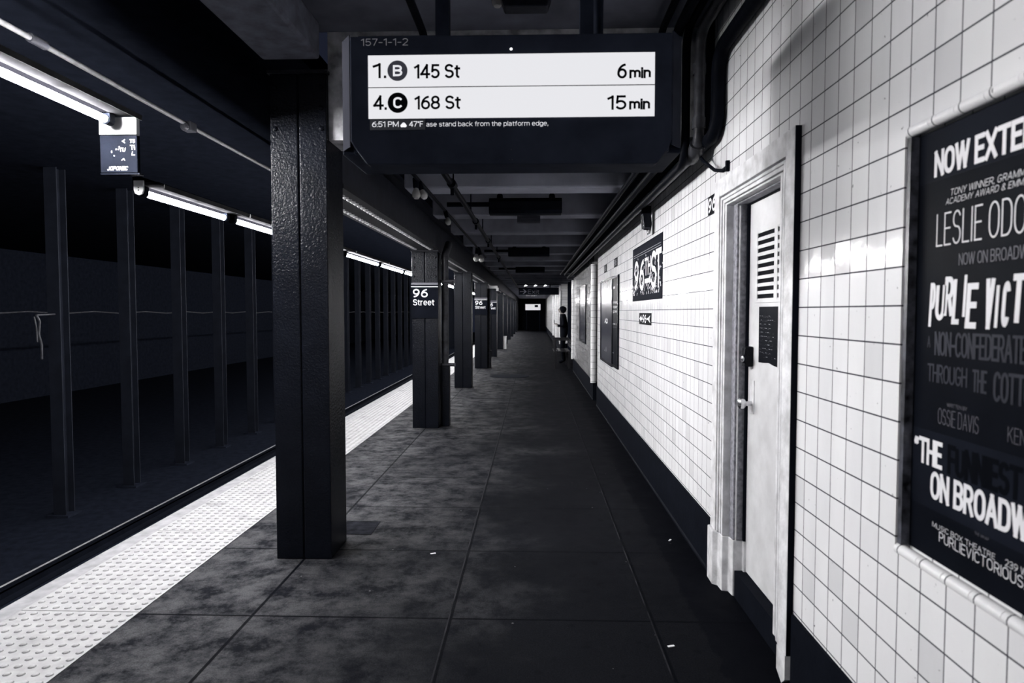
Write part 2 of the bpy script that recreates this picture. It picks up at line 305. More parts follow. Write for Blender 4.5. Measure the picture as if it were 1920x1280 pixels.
# lettering drawn as strokes: centre lines in a box one capital high
def A_(cx, cy, rx, ry, a0, a1, n=None):
    n = n or max(4, int(abs(a1 - a0) / 18)); return [(cx + rx * math.cos(math.radians(a0 + (a1 - a0) * i / n)), cy + ry * math.sin(math.radians(a0 + (a1 - a0) * i / n))) for i in range(n + 1)]
def O_(w_, h_, y0=0., r=.5):
    """closed rounded oval, straight sides"""
    ry = min(h_ / 2, w_ * r * 1.15); rx = w_ / 2
    return A_(rx, y0 + h_ - ry, rx, ry, 0, 180, 12) + A_(rx, y0 + ry, rx, ry, 180, 360, 12) + [(w_, y0 + h_ - ry)]
X_ = .74
GL = {
 'A': (.62, [[(0, 0), (.31, 1)], [(.31, 1), (.62, 0)], [(.12, .33), (.50, .33)]]),
 'B': (.54, [[(0, 0), (0, 1)], [(0, 1), (.28, 1)] + A_(.28, .76, .24, .24, 90, -90) + [(0, .52)], [(.28, .52)] + A_(.28, .26, .27, .26, 90, -90) + [(0, 0)]]),
 'C': (.58, [A_(.30, .70, .29, .30, 25, 180) + A_(.30, .30, .29, .30, 180, 335)]),
 'D': (.57, [[(0, 0), (0, 1)], [(0, 1), (.25, 1)] + A_(.25, .68, .32, .32, 90, 0) + A_(.25, .32, .32, .32, 0, -90) + [(0, 0)]]),
 'E': (.46, [[(0, 0), (0, 1)], [(0, 1), (.46, 1)], [(0, .52), (.41, .52)], [(0, 0), (.46, 0)]]),
 'F': (.44, [[(0, 0), (0, 1)], [(0, 1), (.44, 1)], [(0, .5), (.38, .5)]]),
 'G': (.60, [A_(.30, .70, .29, .30, 25, 180) + A_(.30, .30, .29, .30, 180, 360) + [(.59, .45)], [(.34, .45), (.59, .45)]]),
 'H': (.56, [[(0, 0), (0, 1)], [(.56, 0), (.56, 1)], [(0, .52), (.56, .52)]]),
 'I': (.02, [[(.01, 0), (.01, 1)]]),
 'J': (.44, [[(.44, 1), (.44, .26)] + A_(.22, .25, .22, .25, 0, -165)]),
 'K': (.56, [[(0, 0), (0, 1)], [(.53, 1), (.02, .42)], [(.19, .60), (.56, 0)]]),
 'L': (.44, [[(0, 1), (0, 0)], [(0, 0), (.44, 0)]]),
 'M': (.72, [[(0, 0), (0, 1)], [(0, 1), (.36, .1)], [(.36, .1), (.72, 1)], [(.72, 1), (.72, 0)]]),
 'N': (.57, [[(0, 0), (0, 1)], [(0, 1), (.57, 0)], [(.57, 0), (.57, 1)]]),
 'O': (.60, [O_(.60, 1)]),
 'P': (.53, [[(0, 0), (0, 1)], [(0, 1), (.27, 1)] + A_(.27, .72, .26, .28, 90, -90) + [(0, .44)]]),
 'Q': (.60, [O_(.60, 1), [(.36, .22), (.62, -.05)]]),
 'R': (.55, [[(0, 0), (0, 1)], [(0, 1), (.28, 1)] + A_(.28, .74, .25, .26, 90, -90) + [(0, .48)], [(.30, .48), (.55, 0)]]),
 'S': (.54, [A_(.27, .745, .255, .255, 22, 180) + A_(.27, .745, .255, .23, 180, 245) + A_(.27, .27, .27, .26, 62, 0) + A_(.27, .265, .27, .265, 0, -160)]),
 'T': (.58, [[(0, 1), (.58, 1)], [(.29, 1), (.29, 0)]]),
 'U': (.56, [[(0, 1), (0, .28)] + A_(.28, .28, .28, .28, 180, 360) + [(.56, 1)]]),
 'V': (.60, [[(0, 1), (.30, 0)], [(.30, 0), (.60, 1)]]),
 'W': (.86, [[(0, 1), (.21, 0)], [(.21, 0), (.43, 1)], [(.43, 1), (.65, 0)], [(.65, 0), (.86, 1)]]),
 'X': (.58, [[(0, 0), (.58, 1)], [(0, 1), (.58, 0)]]),
 'Y': (.58, [[(0, 1), (.29, .45)], [(.58, 1), (.29, .45)], [(.29, .47), (.29, 0)]]),
 'Z': (.54, [[(0, 1), (.54, 1)], [(.54, 1), (0, 0)], [(0, 0), (.54, 0)]]),
 '0': (.52, [O_(.52, 1)]),
 '1': (.26, [[(.24, 0), (.24, 1)], [(.24, .98), (0, .83)]]),
 '2': (.52, [A_(.26, .73, .25, .27, 165, -20) + [(.44, .52), (0, 0)], [(0, 0), (.52, 0)]]),
 '3': (.52, [A_(.25, .75, .24, .25, 155, -90) , A_(.25, .26, .27, .26, 90, -155), [(.15, .5), (.26, .5)]]),
 '4': (.58, [[(.42, 0), (.42, 1)], [(.42, 1), (0, .26)], [(0, .26), (.58, .26)]]),
 '5': (.52, [[(.48, 1), (.08, 1)], [(.08, 1), (.04, .50)], [(.04, .50)] + A_(.25, .31, .27, .31, 125, -150)]),
 '6': (.54, [A_(.28, .31, .26, .31, 180, -180, 22), A_(.56, .31, .54, .69, 180, 95, 9)]),
 '7': (.50, [[(0, 1), (.50, 1)], [(.50, 1), (.16, 0)]]),
 '8': (.54, [A_(.27, .755, .23, .245, 0, 360, 22), A_(.27, .26, .27, .26, 0, 360, 22)]),
 '9': (.54, [A_(.26, .69, .26, .31, 0, 360, 22), A_(-.02, .69, .54, .69, 0, -85, 9)]),
 'a': (.46, [A_(.22, X_ - .2, .21, .2, 155, 0) + [(.43, 0)], A_(.20, .19, .20, .19, 60, 330), [(.43, .43), (.25, .41), (.18, .375)]]),
 'b': (.48, [[(0, 0), (0, 1.04)], A_(.24, X_ / 2, .24, X_ / 2, 0, 360, 20)]),
 'c': (.44, [A_(.24, X_ / 2, .24, X_ / 2, 42, 318)]),
 'd': (.48, [[(.48, 0), (.48, 1.04)], A_(.24, X_ / 2, .24, X_ / 2, 0, 360, 20)]),
 'e': (.48, [[(.01, .38), (.47, .38)] + A_(.24, .38, .235, X_ - .38, 0, 180) + A_(.24, .37, .235, .37, 180, 318)]),
 'f': (.30, [[(.12, 0), (.12, .82)] + A_(.30, .84, .18, .18, 180, 95, 5), [(0, X_ - .03), (.28, X_ - .03)]]),
 'g': (.48, [[(.48, X_), (.48, -.08)] + A_(.24, -.06, .24, .2, 0, -150), A_(.24, X_ / 2, .24, X_ / 2, 0, 360, 20)]),
 'h': (.44, [[(0, 0), (0, 1.04)], A_(.22, X_ - .22, .22, .22, 180, 0) + [(.44, 0)]]),
 'i': (.02, [[(.01, 0), (.01, X_ - .02)], [(.01, .99), (.01, 1.01)]]),
 'k': (.44, [[(0, 0), (0, 1.04)], [(.42, X_), (.02, .28)], [(.15, .42), (.44, 0)]]),
 'l': (.02, [[(.01, 0), (.01, 1.04)]]),
 'm': (.78, [[(0, 0), (0, X_)], A_(.195, X_ - .2, .195, .2, 180, 0) + [(.39, 0)], A_(.585, X_ - .2, .195, .2, 180, 0) + [(.78, 0)]]),
 'n': (.44, [[(0, 0), (0, X_)], A_(.22, X_ - .22, .22, .22, 180, 0) + [(.44, 0)]]),
 'o': (.50, [A_(.25, X_ / 2, .25, X_ / 2, 0, 360, 20)]),
 'p': (.48, [[(0, X_), (0, -.26)], A_(.24, X_ / 2, .24, X_ / 2, 0, 360, 20)]),
 'r': (.27, [[(0, 0), (0, X_)], A_(.24, X_ - .24, .24, .24, 180, 85, 6)]),
 's': (.42, [A_(.21, X_ - .19, .195, .19, 25, 180) + A_(.21, X_ - .19, .195, .17, 180, 245) + A_(.21, .2, .21, .19, 62, 0) + A_(.21, .2, .21, .2, 0, -160)]),
 't': (.28, [[(.11, .95), (.11, .16)] + A_(.26, .16, .15, .16, 180, 275, 5), [(0, X_ - .03), (.27, X_ - .03)]]),
 'u': (.44, [[(0, X_), (0, .22)] + A_(.22, .22, .22, .22, 180, 360) + [(.44, X_)], [(.44, 0), (.44, .3)]]),
 'w': (.64, [[(0, X_), (.17, 0)], [(.17, 0), (.32, X_)], [(.32, X_), (.47, 0)], [(.47, 0), (.64, X_)]]),
 'x': (.44, [[(0, 0), (.44, X_)], [(0, X_), (.44, 0)]]),
 'y': (.46, [[(0, X_), (.23, .02)], [(.46, X_), (.14, -.26)]]),
 'v': (.44, [[(0, X_), (.22, 0)], [(.22, 0), (.44, X_)]]),
 '.': (.02, [[(.01, -.0), (.01, .02)]]), ',': (.06, [[(.05, .08), (0, -.16)]]), ':': (.02, [[(.01, .0), (.01, .02)], [(.01, .55), (.01, .57)]]),
 '-': (.34, [[(0, .43), (.34, .43)]]), "'": (.02, [[(.01, 1), (.01, .75)]]), '“': (.28, [[(.1, 1), (0, .80), (.06, .72)], [(.28, 1), (.18, .80), (.24, .72)]]),
 '&': (.62, [[(.62, 0), (.14, .66)] + A_(.28, .78, .18, .2, 200, -20) + [(.08, .40)] + A_(.26, .25, .25, .25, 150, 340)]),
 '°': (.22, [A_(.11, .88, .11, .11, 0, 360, 14)]), '<': (.3, [[(.3, .9), (0, .5)], [(0, .5), (.3, .1)]]), '=': (.5, [[(0, .65), (.5, .65)], [(0, .3), (.5, .3)]]),
 '_': (.5, [[(0, 0), (.5, 0)]]), '^': (.4, [[(0, .4), (.2, .9)], [(.2, .9), (.4, .4)]]), '·': (.02, [[(.01, .38), (.01, .52)]]),
}
def layout(body, gap):
    out = []; x_ = 0.
    for ch in body:
        if ch == ' ': x_ += .24 + gap * .4; continue
        w_, st_ = GL[ch]; out.append((x_, st_)); x_ += w_ + gap
    return out, x_ - gap
def text(name, body, origin, face, cap, width, mat, parent, ref=None, bold=0., shear=0., spacing=1., fit=False, skew=0.):
    """flat lettering: origin = left end of the baseline; face 'S' looks to -Y, 'W' looks to -X; width is that of ref (or body), edge to edge"""
    t_ = cap * min(.22, max(.035, .085 + bold * 3)); gap = .20 * spacing + (.04 if bold > .02 else 0)
    items, total = layout(body, gap); rw = layout(ref, gap)[1] if ref else total
    if body == 'I' and fit: t_ = width; sx = 1e-3; 
    else: t_ = min(t_, width * .45); sx = (width - t_) / max(rw, .02)
    sy = cap - t_; V_ = []; F_ = []; LY = []; ns = 0
    for x_, sts in items:
        for st_ in sts:
            p_ = [Vector((t_ / 2 + (x_ + a) * sx, t_ / 2 + b * sy)) for a, b in st_]
            q = [p_[0]]
            for v in p_[1:]:
                if (v - q[-1]).length > t_ * .02: q.append(v)
            if len(q) < 2: continue
            closed = (q[0] - q[-1]).length < t_ * .03
            d0 = (q[0] - q[1]).normalized(); d1 = (q[-1] - q[-2]).normalized()
            if not closed: q[0] = q[0] + d0 * t_ * .5 * (1 if len(q) == 2 else .2); q[-1] = q[-1] + d1 * t_ * .5 * (1 if len(q) == 2 else .2)
            b0 = len(V_); n_ = len(q)
            for i in range(n_):
                a = q[i - 1] if i else (q[-2] if closed else None); c_ = q[i + 1] if i < n_ - 1 else (q[1] if closed else None)
                u = (q[i] - a).normalized() if a is not None else (c_ - q[i]).normalized(); w_ = (c_ - q[i]).normalized() if c_ is not None else u
                m_ = (u + w_)
                m_ = m_.normalized() if m_.length > .2 else u
                nn = Vector((-m_.y, m_.x)); k = min(1.6, 1 / max(.3, nn.dot(Vector((-u.y, u.x)))))
                LY += [ns * .00012] * 2; V_ += [q[i] + nn * t_ / 2 * k, q[i] - nn * t_ / 2 * k]
            ns = (ns + 1) % 5
            for i in range(n_ - 1): F_.append([b0 + 2 * i, b0 + 2 * i + 1, b0 + 2 * i + 3, b0 + 2 * i + 2])
    ox, oy, oz = origin; 
    me = bpy.data.meshes.new(name)
    me.from_pydata([(ox + v.x + skew * v.y, oy - L_, oz + v.y) if face == 'S' else (ox - L_, oy - v.x - skew * v.y, oz + v.y) for v, L_ in zip(V_, LY)], [], F_)
    me.materials.append(M[mat]); o = bpy.data.objects.new(name, me); COL.objects.link(o)
    attach(o, parent)
    return o

def arc(pts, rad, n=6):
    """polyline with rounded corners"""
    P_ = [Vector(p) for p in pts]; out = [P_[0]]
    for i in range(1, len(P_) - 1):
        a, b, c_ = P_[i - 1], P_[i], P_[i + 1]
        d0 = (a - b); d1 = (c_ - b); r = min(rad, d0.length * .45, d1.length * .45)
        s_, e_ = b + d0.normalized() * r, b + d1.normalized() * r
        for k in range(n + 1):
            t_ = k / n; out.append(s_ * (1 - t_) ** 2 + b * 2 * t_ * (1 - t_) + e_ * t_ ** 2)
    out.append(P_[-1]); return out

W = 1.0246; YEND = 56.0
# ------------------------------------------------------------------ setting
MB().box(-2.67, 2.3, -4, YEND, -.25, 0).build('floor', 'floor')['kind'] = 'structure'
struct(MB().box(-2.62, 2.3, -4, YEND, -1.25, -.25).build('wall_platform_edge', 'soot'))
struct(MB().box(-16, -2.62, -4, 90, -1.45, -1.25).build('floor_trackbed', 'track'))
struct(MB().box(-16.2, -16, -4, 90, -1.25, 3.6).build('wall_left', 'soot'))
struct(MB().box(-16, -1.75, -4, 90, 3.4, 3.6).build('ceiling_tracks', 'ceiling_soot'))
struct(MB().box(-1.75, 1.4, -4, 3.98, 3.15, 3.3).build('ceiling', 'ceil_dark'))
struct(MB().box(-1.2, 2.3, 4.25, YEND, 2.82, 3.0).build('ceiling_low', 'ceil_shaded'))
# drop between the high and the low ceiling
m = MB().box(-1.219, 1.02, 3.98, 4.25, 2.52, 3.15); struct(m.build('trim_1', 'rough_conc'))
# right wall with door opening and poster recess
dy0, dy1, dz1 = 2.73, 3.57, 2.08          # door hole
py0, py1, pz0, pz1 = .40, 1.895, .838, 1.987  # poster recess
ZB, ZT = .314, 3.15
wm = MB()
def wallbox(y0, y1, z0, z1): wm.box(W, W + .25, y0, y1, z0, z1)
wallbox(-4, py0, ZB, ZT); wallbox(py0, py1, ZB, pz0); wallbox(py0, py1, pz1, ZT); wm.box(W + .03, W + .25, py0, py1, pz0, pz1)
wallbox(py1, dy0, ZB, ZT); wallbox(dy0, dy1, dz1, ZT)
wallbox(dy1, 10.67, ZB, ZT)
wm.box(W + .16, W + .25, dy0, dy1, 0, dz1, 1)
# rounded rim tiles around the recess
struct(wm.build('wall_right', ['tile', 'black']))
rim = MB()
for k in range(int((py1 - py0) / .1085) + 1):
    a, b = py1 - k * .1085 - .001, max(py0, py1 - (k + 1) * .1085 + .0015)
    if a - b > .02:
        rim.tube([(W + .012, a, pz0 - .006), (W + .012, b, pz0 - .006)], .0165, 12)
        rim.tube([(W + .012, a, pz1 + .006), (W + .012, b, pz1 + .006)], .0165, 12)
struct(rim.build('trim_2', 'tile', smooth=True))
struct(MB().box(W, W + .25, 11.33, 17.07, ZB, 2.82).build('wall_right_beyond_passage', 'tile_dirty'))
struct(MB().box(2.2, 2.3, 10.67, 11.33, 0, 2.82).box(W + .25, 2.2, 10.6, 10.67, 0, 2.82).box(W + .25, 2.2, 11.33, 11.4, 0, 2.82).build('wall_passage', 'soot'))
struct(MB().box(2.0, 2.25, 17.07, 25, 0, 2.82).box(W + .25, 2.0, 17.0, 17.07, 0, 2.82).box(W + .25, 2.0, 25.0, 25.07, 0, 2.82).build('wall_niche', 'soot'))
struct(MB().box(W, W + .25, 25.0, YEND, ZB, 2.82).build('wall_right_far', 'tile'))
struct(MB().box(-2.6, 1.3, YEND, YEND + .2, 0, 3.0).build('wall_far', 'black'))
# bullnose jambs
for n_, yy in enumerate((11.33, 17.05, 25.03, 29.6, 34.0)):
    struct(MB().tube([(W - .005, yy, .30), (W - .005, yy, 2.3)], .05, 14).build('trim_%d' % (3 + n_), 'tile', smooth=True))
bb = MB()
for a, b in ((-4, 2.60), (3.72, 10.67), (11.33, 17.07), (25.0, YEND)):
    bb.prism([(W - .012, ZB), (W + .2, ZB), (W + .2, 0), (W - .02, 0), (W - .02, .012), (W - .012, .02)], 1, a, b)
struct(bb.build('baseboard_right', 'black'))

# ------------------------------------------------------------------ ceiling beams
for k in range(30):
    yb = 5.43 + 1.524 * k
    struct(MB().box(-1.05, W + .2, yb, yb + .28, 2.50, 2.815).build('trim_beam', 'ceil' if k == 0 else 'ceil_shaded', bevel=.015))

# ------------------------------------------------------------------ tactile edge
te = thing('tactile_paving', (-2.31, 3, 0), 'white tactile strip of raised dots along the platform edge', 'tactile paving')
yy = 3.20 - 1.22 * 4; k = 0
while yy < 46:
    y0, y1 = yy + .003, yy + 1.217
    m = MB().box(-2.565, -1.962, y0, y1, .0005, .006)
    if y1 > 1.5 and yy < 17:
        sg = 10 if yy < 8 else 6
        for i in range(10):
            for j_ in range(20):
                cx, cy = -2.532 + i * .0603, yy + .035 + j_ * .0605
                m.lathe((cx, cy, .0058), (0, 0, 1), [(.0165, .0), (.0155, .0004)], sg, 1) if sg == 10 else None
                m.lathe((cx, cy, .006), (0, 0, 1), [(.0135, 0), (.0115, .004), (.0055, .0062)], sg)
    m.build('panel', ['tactile', 'dome_ring'], te); yy += 1.22
MB().box(-2.675, -2.568, -3, 46, -.06, .005).build('edge_board', plain('edge_board_paint', (.20, .20, .21), .7, var=.25, scale=12), te)

# ------------------------------------------------------------------ platform columns, signs, pipes
YC = [3.945 + 4.57 * k for k in range(12)]; CX0, CX1 = -1.557, -1.221; CD = .33
def column(h, label):
    t_ = thing('steel_column', (-1.39, YC[0] + CD / 2, 0), label, 'column', 'platform columns')
    m = MB(); y0, y1 = YC[0], YC[0] + CD; xm = (CX0 + CX1) / 2
    m.prism([(CX0, y0), (xm - .006, y0), (xm, y0 + .012), (xm + .006, y0), (CX1, y0), (CX1, y1), (CX0, y1)], 2, 0, h)
    m.build('shaft', 'black_glossy', t_, bevel=.008)
    MB().box(CX0 - .012, CX1 + .012, y0 - .012, y1 + .012, h, h + .018).build('cap_plate', 'girder_paint', t_)
    rv = MB()
    for sx in (CX0 + .03, CX1 - .03):
        for zz in (h - .08, h - .2, h - .32): rv.lathe((sx, y0, zz), (0, -1, 0), [(.016, 0), (.013, .008), (.005, .012)], 8)
    rv.build('rivets', 'black_glossy', t_, smooth=True)
    return t_
ords = ['nearest', 'second', 'third', 'fourth', 'fifth', 'sixth', 'seventh', 'eighth', 'ninth', 'tenth', 'eleventh', 'twelfth']
extra = ['thick nearest glossy black steel column left of the hanging sign', 'second black steel column with 96 Street sign and drain pipe beside it',
         'third black steel column, plain, just behind the drain pipe', 'fourth black steel column with small 96 Street sign and pale pipe']
c0 = column(2.90, extra[0])
c1 = column(2.27, extra[1]); c1.location.y = YC[1] + CD / 2
for k in range(2, 12):
    dup(c1, (0, YC[k] - YC[1], 0), extra[k] if k < 4 else '%s black steel column from the camera in the platform row' % ords[k])
def street_sign(k, label):
    y = YC[k] - .012
    t_ = thing('station_sign', (-1.39, y, 1.7), label, 'sign', 'column station signs')
    MB().box(CX0 - .004, CX1 + .004, y - .006, YC[k] - .0005, 1.42, 1.875).build('plate', 'black', t_)
    MB().box(CX0 - .004, CX1 + .004, y - .0075, y - .0062, 1.816, 1.826).build('stripe', 'white_text', t_)
    MB().box(CX0 - .004, CX1 + .004, y - .0075, y - .0062, 1.845, 1.872).build('band', 'grey_text', t_)
    text('lettering', '96', (CX0 + .018, y - .0075, 1.685), 'S', .108, .190, 'white_text', t_, bold=.025)
    text('lettering', 'Street', (CX0 + .018, y - .0075, 1.582), 'S', .080, .275, 'white_text', t_, bold=.02)
street_sign(1, 'black 96 Street sign on the second column, largest of them')
street_sign(3, 'black 96 Street sign on the fourth column, smaller in view')
street_sign(4, 'black 96 Street sign on fifth column, partly behind the pale pipe')

tp = thing('drain_pipe', (-1.15, 8.72, 0), 'drain pipe with boxed foot and clamps beside the second column', 'pipe')
MB().tube([(-1.155, 8.72, .78), (-1.155, 8.72, 2.20)], .043, 14).tube(arc([(-1.155, 8.72, 2.18), (-1.155, 8.72, 2.24), (-1.12, 8.85, 2.40)], .1), .05, 14).build('pipe', 'pipe_grey', tp, smooth=True)
MB().prism([(-1.214, 8.66), (-1.10, 8.66), (-1.10, 8.79), (-1.214, 8.79)], 2, 0, .80).build('casing', 'black_glossy', tp, bevel=.006)
for zz in (1.893, .81):
    MB().box(-1.215, -1.02, 8.665, 8.70, zz - .022, zz + .022).tube([(-1.19, 8.64, zz), (-1.05, 8.64, zz)], .012, 8).build('clamp', 'pipe_grey', tp, bevel=.004)
tag(MB().tube([(-1.19, 17.95, .0), (-1.19, 17.95, 2.12)], .035, 12).tube([(-1.19, 17.95, 0), (-1.19, 17.95, .46)], .06, 12).build('drain_pipe', 'pipe_grey', smooth=True), 'pale slim drain pipe beside the fourth column', 'pipe')
tag(MB().box(-1.19, -.96, 17.9, 18.0, 2.13, 2.20).box(-1.0, -.93, 17.92, 17.98, 2.06, 2.15).build('junction_box', 'enamel', bevel=.008), 'small white box under the girder atop the pale pipe', 'box')
tag(MB().box(-1.24, -1.09, 26.9, 27.05, 0, .50).box(-1.25, -1.08, 26.89, 27.06, .48, .52).build('utility_box', 'enamel', bevel=.01), 'small white box standing at the foot of the sixth column', 'box')

# girders
tag(MB().box(CX0, CX1, -4, 3.85, 2.94, 3.149).build('concrete_beam', plain('worn_beam_paint', (.10, .105, .135), .8, var=.35, scale=12, bump=.5, bscale=30), bevel=.02), 'grey concrete beam overhead ending at the nearest column', 'beam')
gd = thing('riveted_girder', (-1.389, 4.3, 2.29), 'long riveted steel girder resting on the row of columns', 'girder')
MB().box(CX0, CX1, 4.29, YEND, 2.295, 2.325).build('bottom_flange', 'girder_paint', gd)
MB().box(-1.40, -1.37, 4.29, YEND, 2.325, 2.90).build('web', 'steel_dark', gd)
MB().box(CX1 - .03, CX1 - .012, 4.29, YEND, 2.325, 2.62).build('side_plate', 'steel_dark', gd)
MB().box(CX0, CX1 + .06, 4.29, YEND, 2.63, 2.66).build('top_flange', 'steel_dark', gd)
rv = MB()
for x_ in (CX0 + .07, CX1 - .085):
    y_ = 4.36
    while y_ < 32:
        if all(abs(y_ - yc - CD / 2) > CD / 2 + .03 for yc in YC): rv.lathe((x_, y_, 2.2952), (0, 0, -1), [(.021, 0), (.019, .008), (.012, .015), (.004, .017)], 8 if y_ < 14 else 6)
        y_ += .092
r_ = rv.build('rivets', plain('highlit_rivets', (.40, .40, .41), .4), gd, smooth=True); r_['kind'] = 'stuff'  # rivets coloured pale for the highlights of grazing light

# ------------------------------------------------------------------ fluorescent fixtures
FX = -2.30
def fixture(y0, y1, zt, tube_mat, label, group='platform edge lights'):
    t_ = thing('fluorescent_light', (FX, (y0 + y1) / 2, zt), label, 'light', group)
    zc = zt + .034
    MB().prism([(FX + .022, zc), (FX + .125, zc + .004), (FX + .155, zc - .006), (FX + .155, zc + .002), (FX + .12, zc + .02), (FX + .022, zc + .02)], 1, y0, y1).box(FX + .1552, FX + .160, y0, y1, zc - .024, zc + .004, 1).build('reflector', ['reflector' if tube_mat == 'tube' else 'reflector_near', 'lip'], t_)
    MB().box(FX - .03, FX + .0215, y0, y1, zc, zc + .05).build('ballast_housing', 'ballast', t_)
    tb_ = MB().tube([(FX, y0 + .075, zt), (FX, y1 - .075, zt)], .018, 14).build('tube', tube_mat, t_, smooth=True)
    for yy_, d in ((y0 + .075, -1), (y1 - .075, 1)):
        ya, yb = sorted((yy_ + d * .002, yy_ + d * .05))
        s_ = MB().box(FX - .026, FX + .026, ya, yb, zt - .005, zc - .002).lathe((FX, ya, zt), (0, 1, 0), [(.027, 0), (.027, yb - ya)], 16)
        s_.build('socket', 'black', t_, bevel=.003)
        e_ = MB(); e_.lathe((FX, yy_ - d * .006, zt), (0, d, 0), [(.021, 0), (.0225, .004), (.0225, .012)], 16); e_.build('end_cap', 'chrome', tb_, smooth=True)
    return t_
fixture(2.60, 3.63, 2.535, 'tube_near', 'nearest lit fluorescent light, upper left, ending at the scribbled box')
fixture(-1.75, -.5, 2.535, 'tube_mid', 'added fill light above the platform edge behind the viewer, unseen')  # unseen lamp added to brighten the column and sign fronts
runs = [(3.84, 4.99), (5.02, 6.18)]; y_ = 6.2
while y_ < 50: runs.append((y_, y_ + 1.82)); y_ += 1.85
lab = ['lit fluorescent light just right of the scribbled box', 'lit fluorescent light running behind the nearest column', 'lit fluorescent light just past the nearest column',
       'second lit fluorescent light past the nearest column', 'lit fluorescent light meeting the second column']
f0 = None
for k, (a, b) in enumerate(runs):
    L_ = lab[k] if k < len(lab) else 'lit fluorescent light far along the platform edge, beyond the second column'
    if k < 3: f0 = fixture(a, b, 2.20, 'tube' if k > 1 else 'tube_mid', L_)
    else: dup(f0, (0, a - runs[2][0], 0), L_)
# drop box between the two heights
jb = thing('electrical_box', (-2.25, 3.72, 2.24), 'dark electrical box with white scribbles hanging between two fluorescent lights', 'electrical box')
MB().box(-2.40, -2.19, 3.66, 3.69, 2.27, 2.475).build('body', 'black', jb, bevel=.004)
MB().box(-2.40, -2.19, 3.655, 3.69, 2.478, 2.572).build('end_plate', 'enamel', jb, bevel=.003)
MB().lathe((-2.215, 3.6545, 2.545), (0, -1, 0), [(.006, 0), (.004, .003)], 8).build('screw', 'steel_dark', jb)
MB().prism([(-2.30, 2.255), (-2.30, 2.20), (-2.292, 2.18), (-2.272, 2.172), (-2.252, 2.18), (-2.244, 2.20), (-2.244, 2.255)], 1, 3.80, 3.812).build('socket_plate', 'enamel', jb)
for zz in (2.200, 2.213): MB().lathe((-2.272, 3.7995, zz), (0, -1, 0), [(.004, 0), (.0035, .002)], 8).build('pin_hole', 'black_text', jb)
MB().box(-2.40, -2.18, 3.66, 3.70, 2.260, 2.268).build('bottom_plate', 'black_glossy', jb)
for s_, xx, zz, cp, wd, sk in (('JOPONEC', -2.325, 2.283, .022, .115, .25), ('T5', -2.195, 2.432, .020, .030, .1), ('TI', -2.190, 2.395, .026, .026, -.1), ('<', -2.236, 2.430, .024, .016, 0), ('TU', -2.255, 2.385, .022, .034, .2),
                               ('L', -2.185, 2.365, .02, .018, .2), ('.:', -2.275, 2.395, .03, .02, .3), ("'.", -2.30, 2.36, .03, .02, 0), ('^', -2.245, 2.33, .02, .02, .3)):
    text('scribble', s_, (xx - .037, 3.6592, zz), 'S', cp, wd, 'white_text', jb, bold=.03, skew=sk)

# conduit above the tracks
cd = thing('conduit', (-2.75, 5, 2.99), 'thin bright conduit running overhead above the track, upper left', 'conduit')
MB().tube([(-2.75, .5, 2.998), (-2.75, 3.7, 2.996), (-2.75, 5.3, 2.985), (-2.75, 40, 2.985)], .016, 10).build('pipe', 'conduit', cd, smooth=True)
MB().tube([(-2.75, 3.62, 2.997), (-2.75, 3.74, 2.997)], .026, 10).build('coupling', 'pipe_grey', cd, smooth=True)
MB().box(-2.79, -2.71, 5.26, 5.36, 2.94, 3.01).lathe((-2.75, 5.26, 2.965), (0, -1, -.2), [(.03, 0), (.034, .03), (.02, .05)], 12).build('junction_box', 'pipe_grey', cd, bevel=.006)

# ------------------------------------------------------------------ departure sign
sg = thing('departure_sign', (-.09, 2.7, 2.06), 'black hanging departure board with a lit white screen of train times', 'sign')
YS = 2.55
m = MB()
def ring(y, pts): return [(x_, y, z_) for x_, z_ in pts]
front = [(-.697, 2.541), (-.697, 2.15), (-.675, 2.115), (-.635, 2.062), (.462, 2.058), (.508, 2.115), (.519, 2.15), (.519, 2.541)]
m.prism(front, 1, YS, YS + .06)
m.prism([(-.75, 2.63), (.57, 2.63), (.57, 3.0), (-.75, 3.0)], 2, 2.115, 2.56)
m.prism([(-.70, 2.60), (.52, 2.60), (.52, 2.64), (-.70, 2.64)], 2, 2.115, 2.555)
m.build('housing', 'sign_black', sg, bevel=.006)
MB().prism([(-.702, YS + .01), (-.748, YS + .078), (-.745, YS + .079), (-.699, YS + .011)], 2, 2.13, 2.55).build('side_panel', 'grey_metal', sg)  # painted greyer than the right panel, for light from the left
MB().prism([(.522, YS + .01), (.568, YS + .078), (.565, YS + .079), (.519, YS + .011)], 2, 2.13, 2.55).build('side_panel', 'sign_black', sg)
yF = YS - .001
MB().box(-.626, .452, yF - .004, yF, 2.232, 2.467).build('screen', 'screen', sg)
MB().box(-.621, -.410, yF - .004, yF, 2.189, 2.2305).build('status_strip', 'strip_dark', sg)
yT = yF - .0048
MB().box(-.626, .452, yT - .0004, yT, 2.3455, 2.3485).build('divider', 'black_text', sg)
def st(s_, x0, x1, z0, z1, mat='black_text', bold=.024, ref=None):
    text('lettering', s_, (x0, yT - .0002, z0), 'S', z1 - z0, x1 - x0, mat, sg, bold=bold, spacing=.8)
st('1.', -.608, -.556, 2.382, 2.438); st('145 St', -.451, -.276, 2.379, 2.432); st('6', .311, .348, 2.371, 2.426); st('min', .357, .437, 2.371, 2.411, bold=.04)
st('4.', -.607, -.555, 2.264, 2.318); st('168 St', -.450, -.274, 2.264, 2.315); st('15', .276, .347, 2.256, 2.309); st('min', .357, .435, 2.256, 2.296, bold=.04)
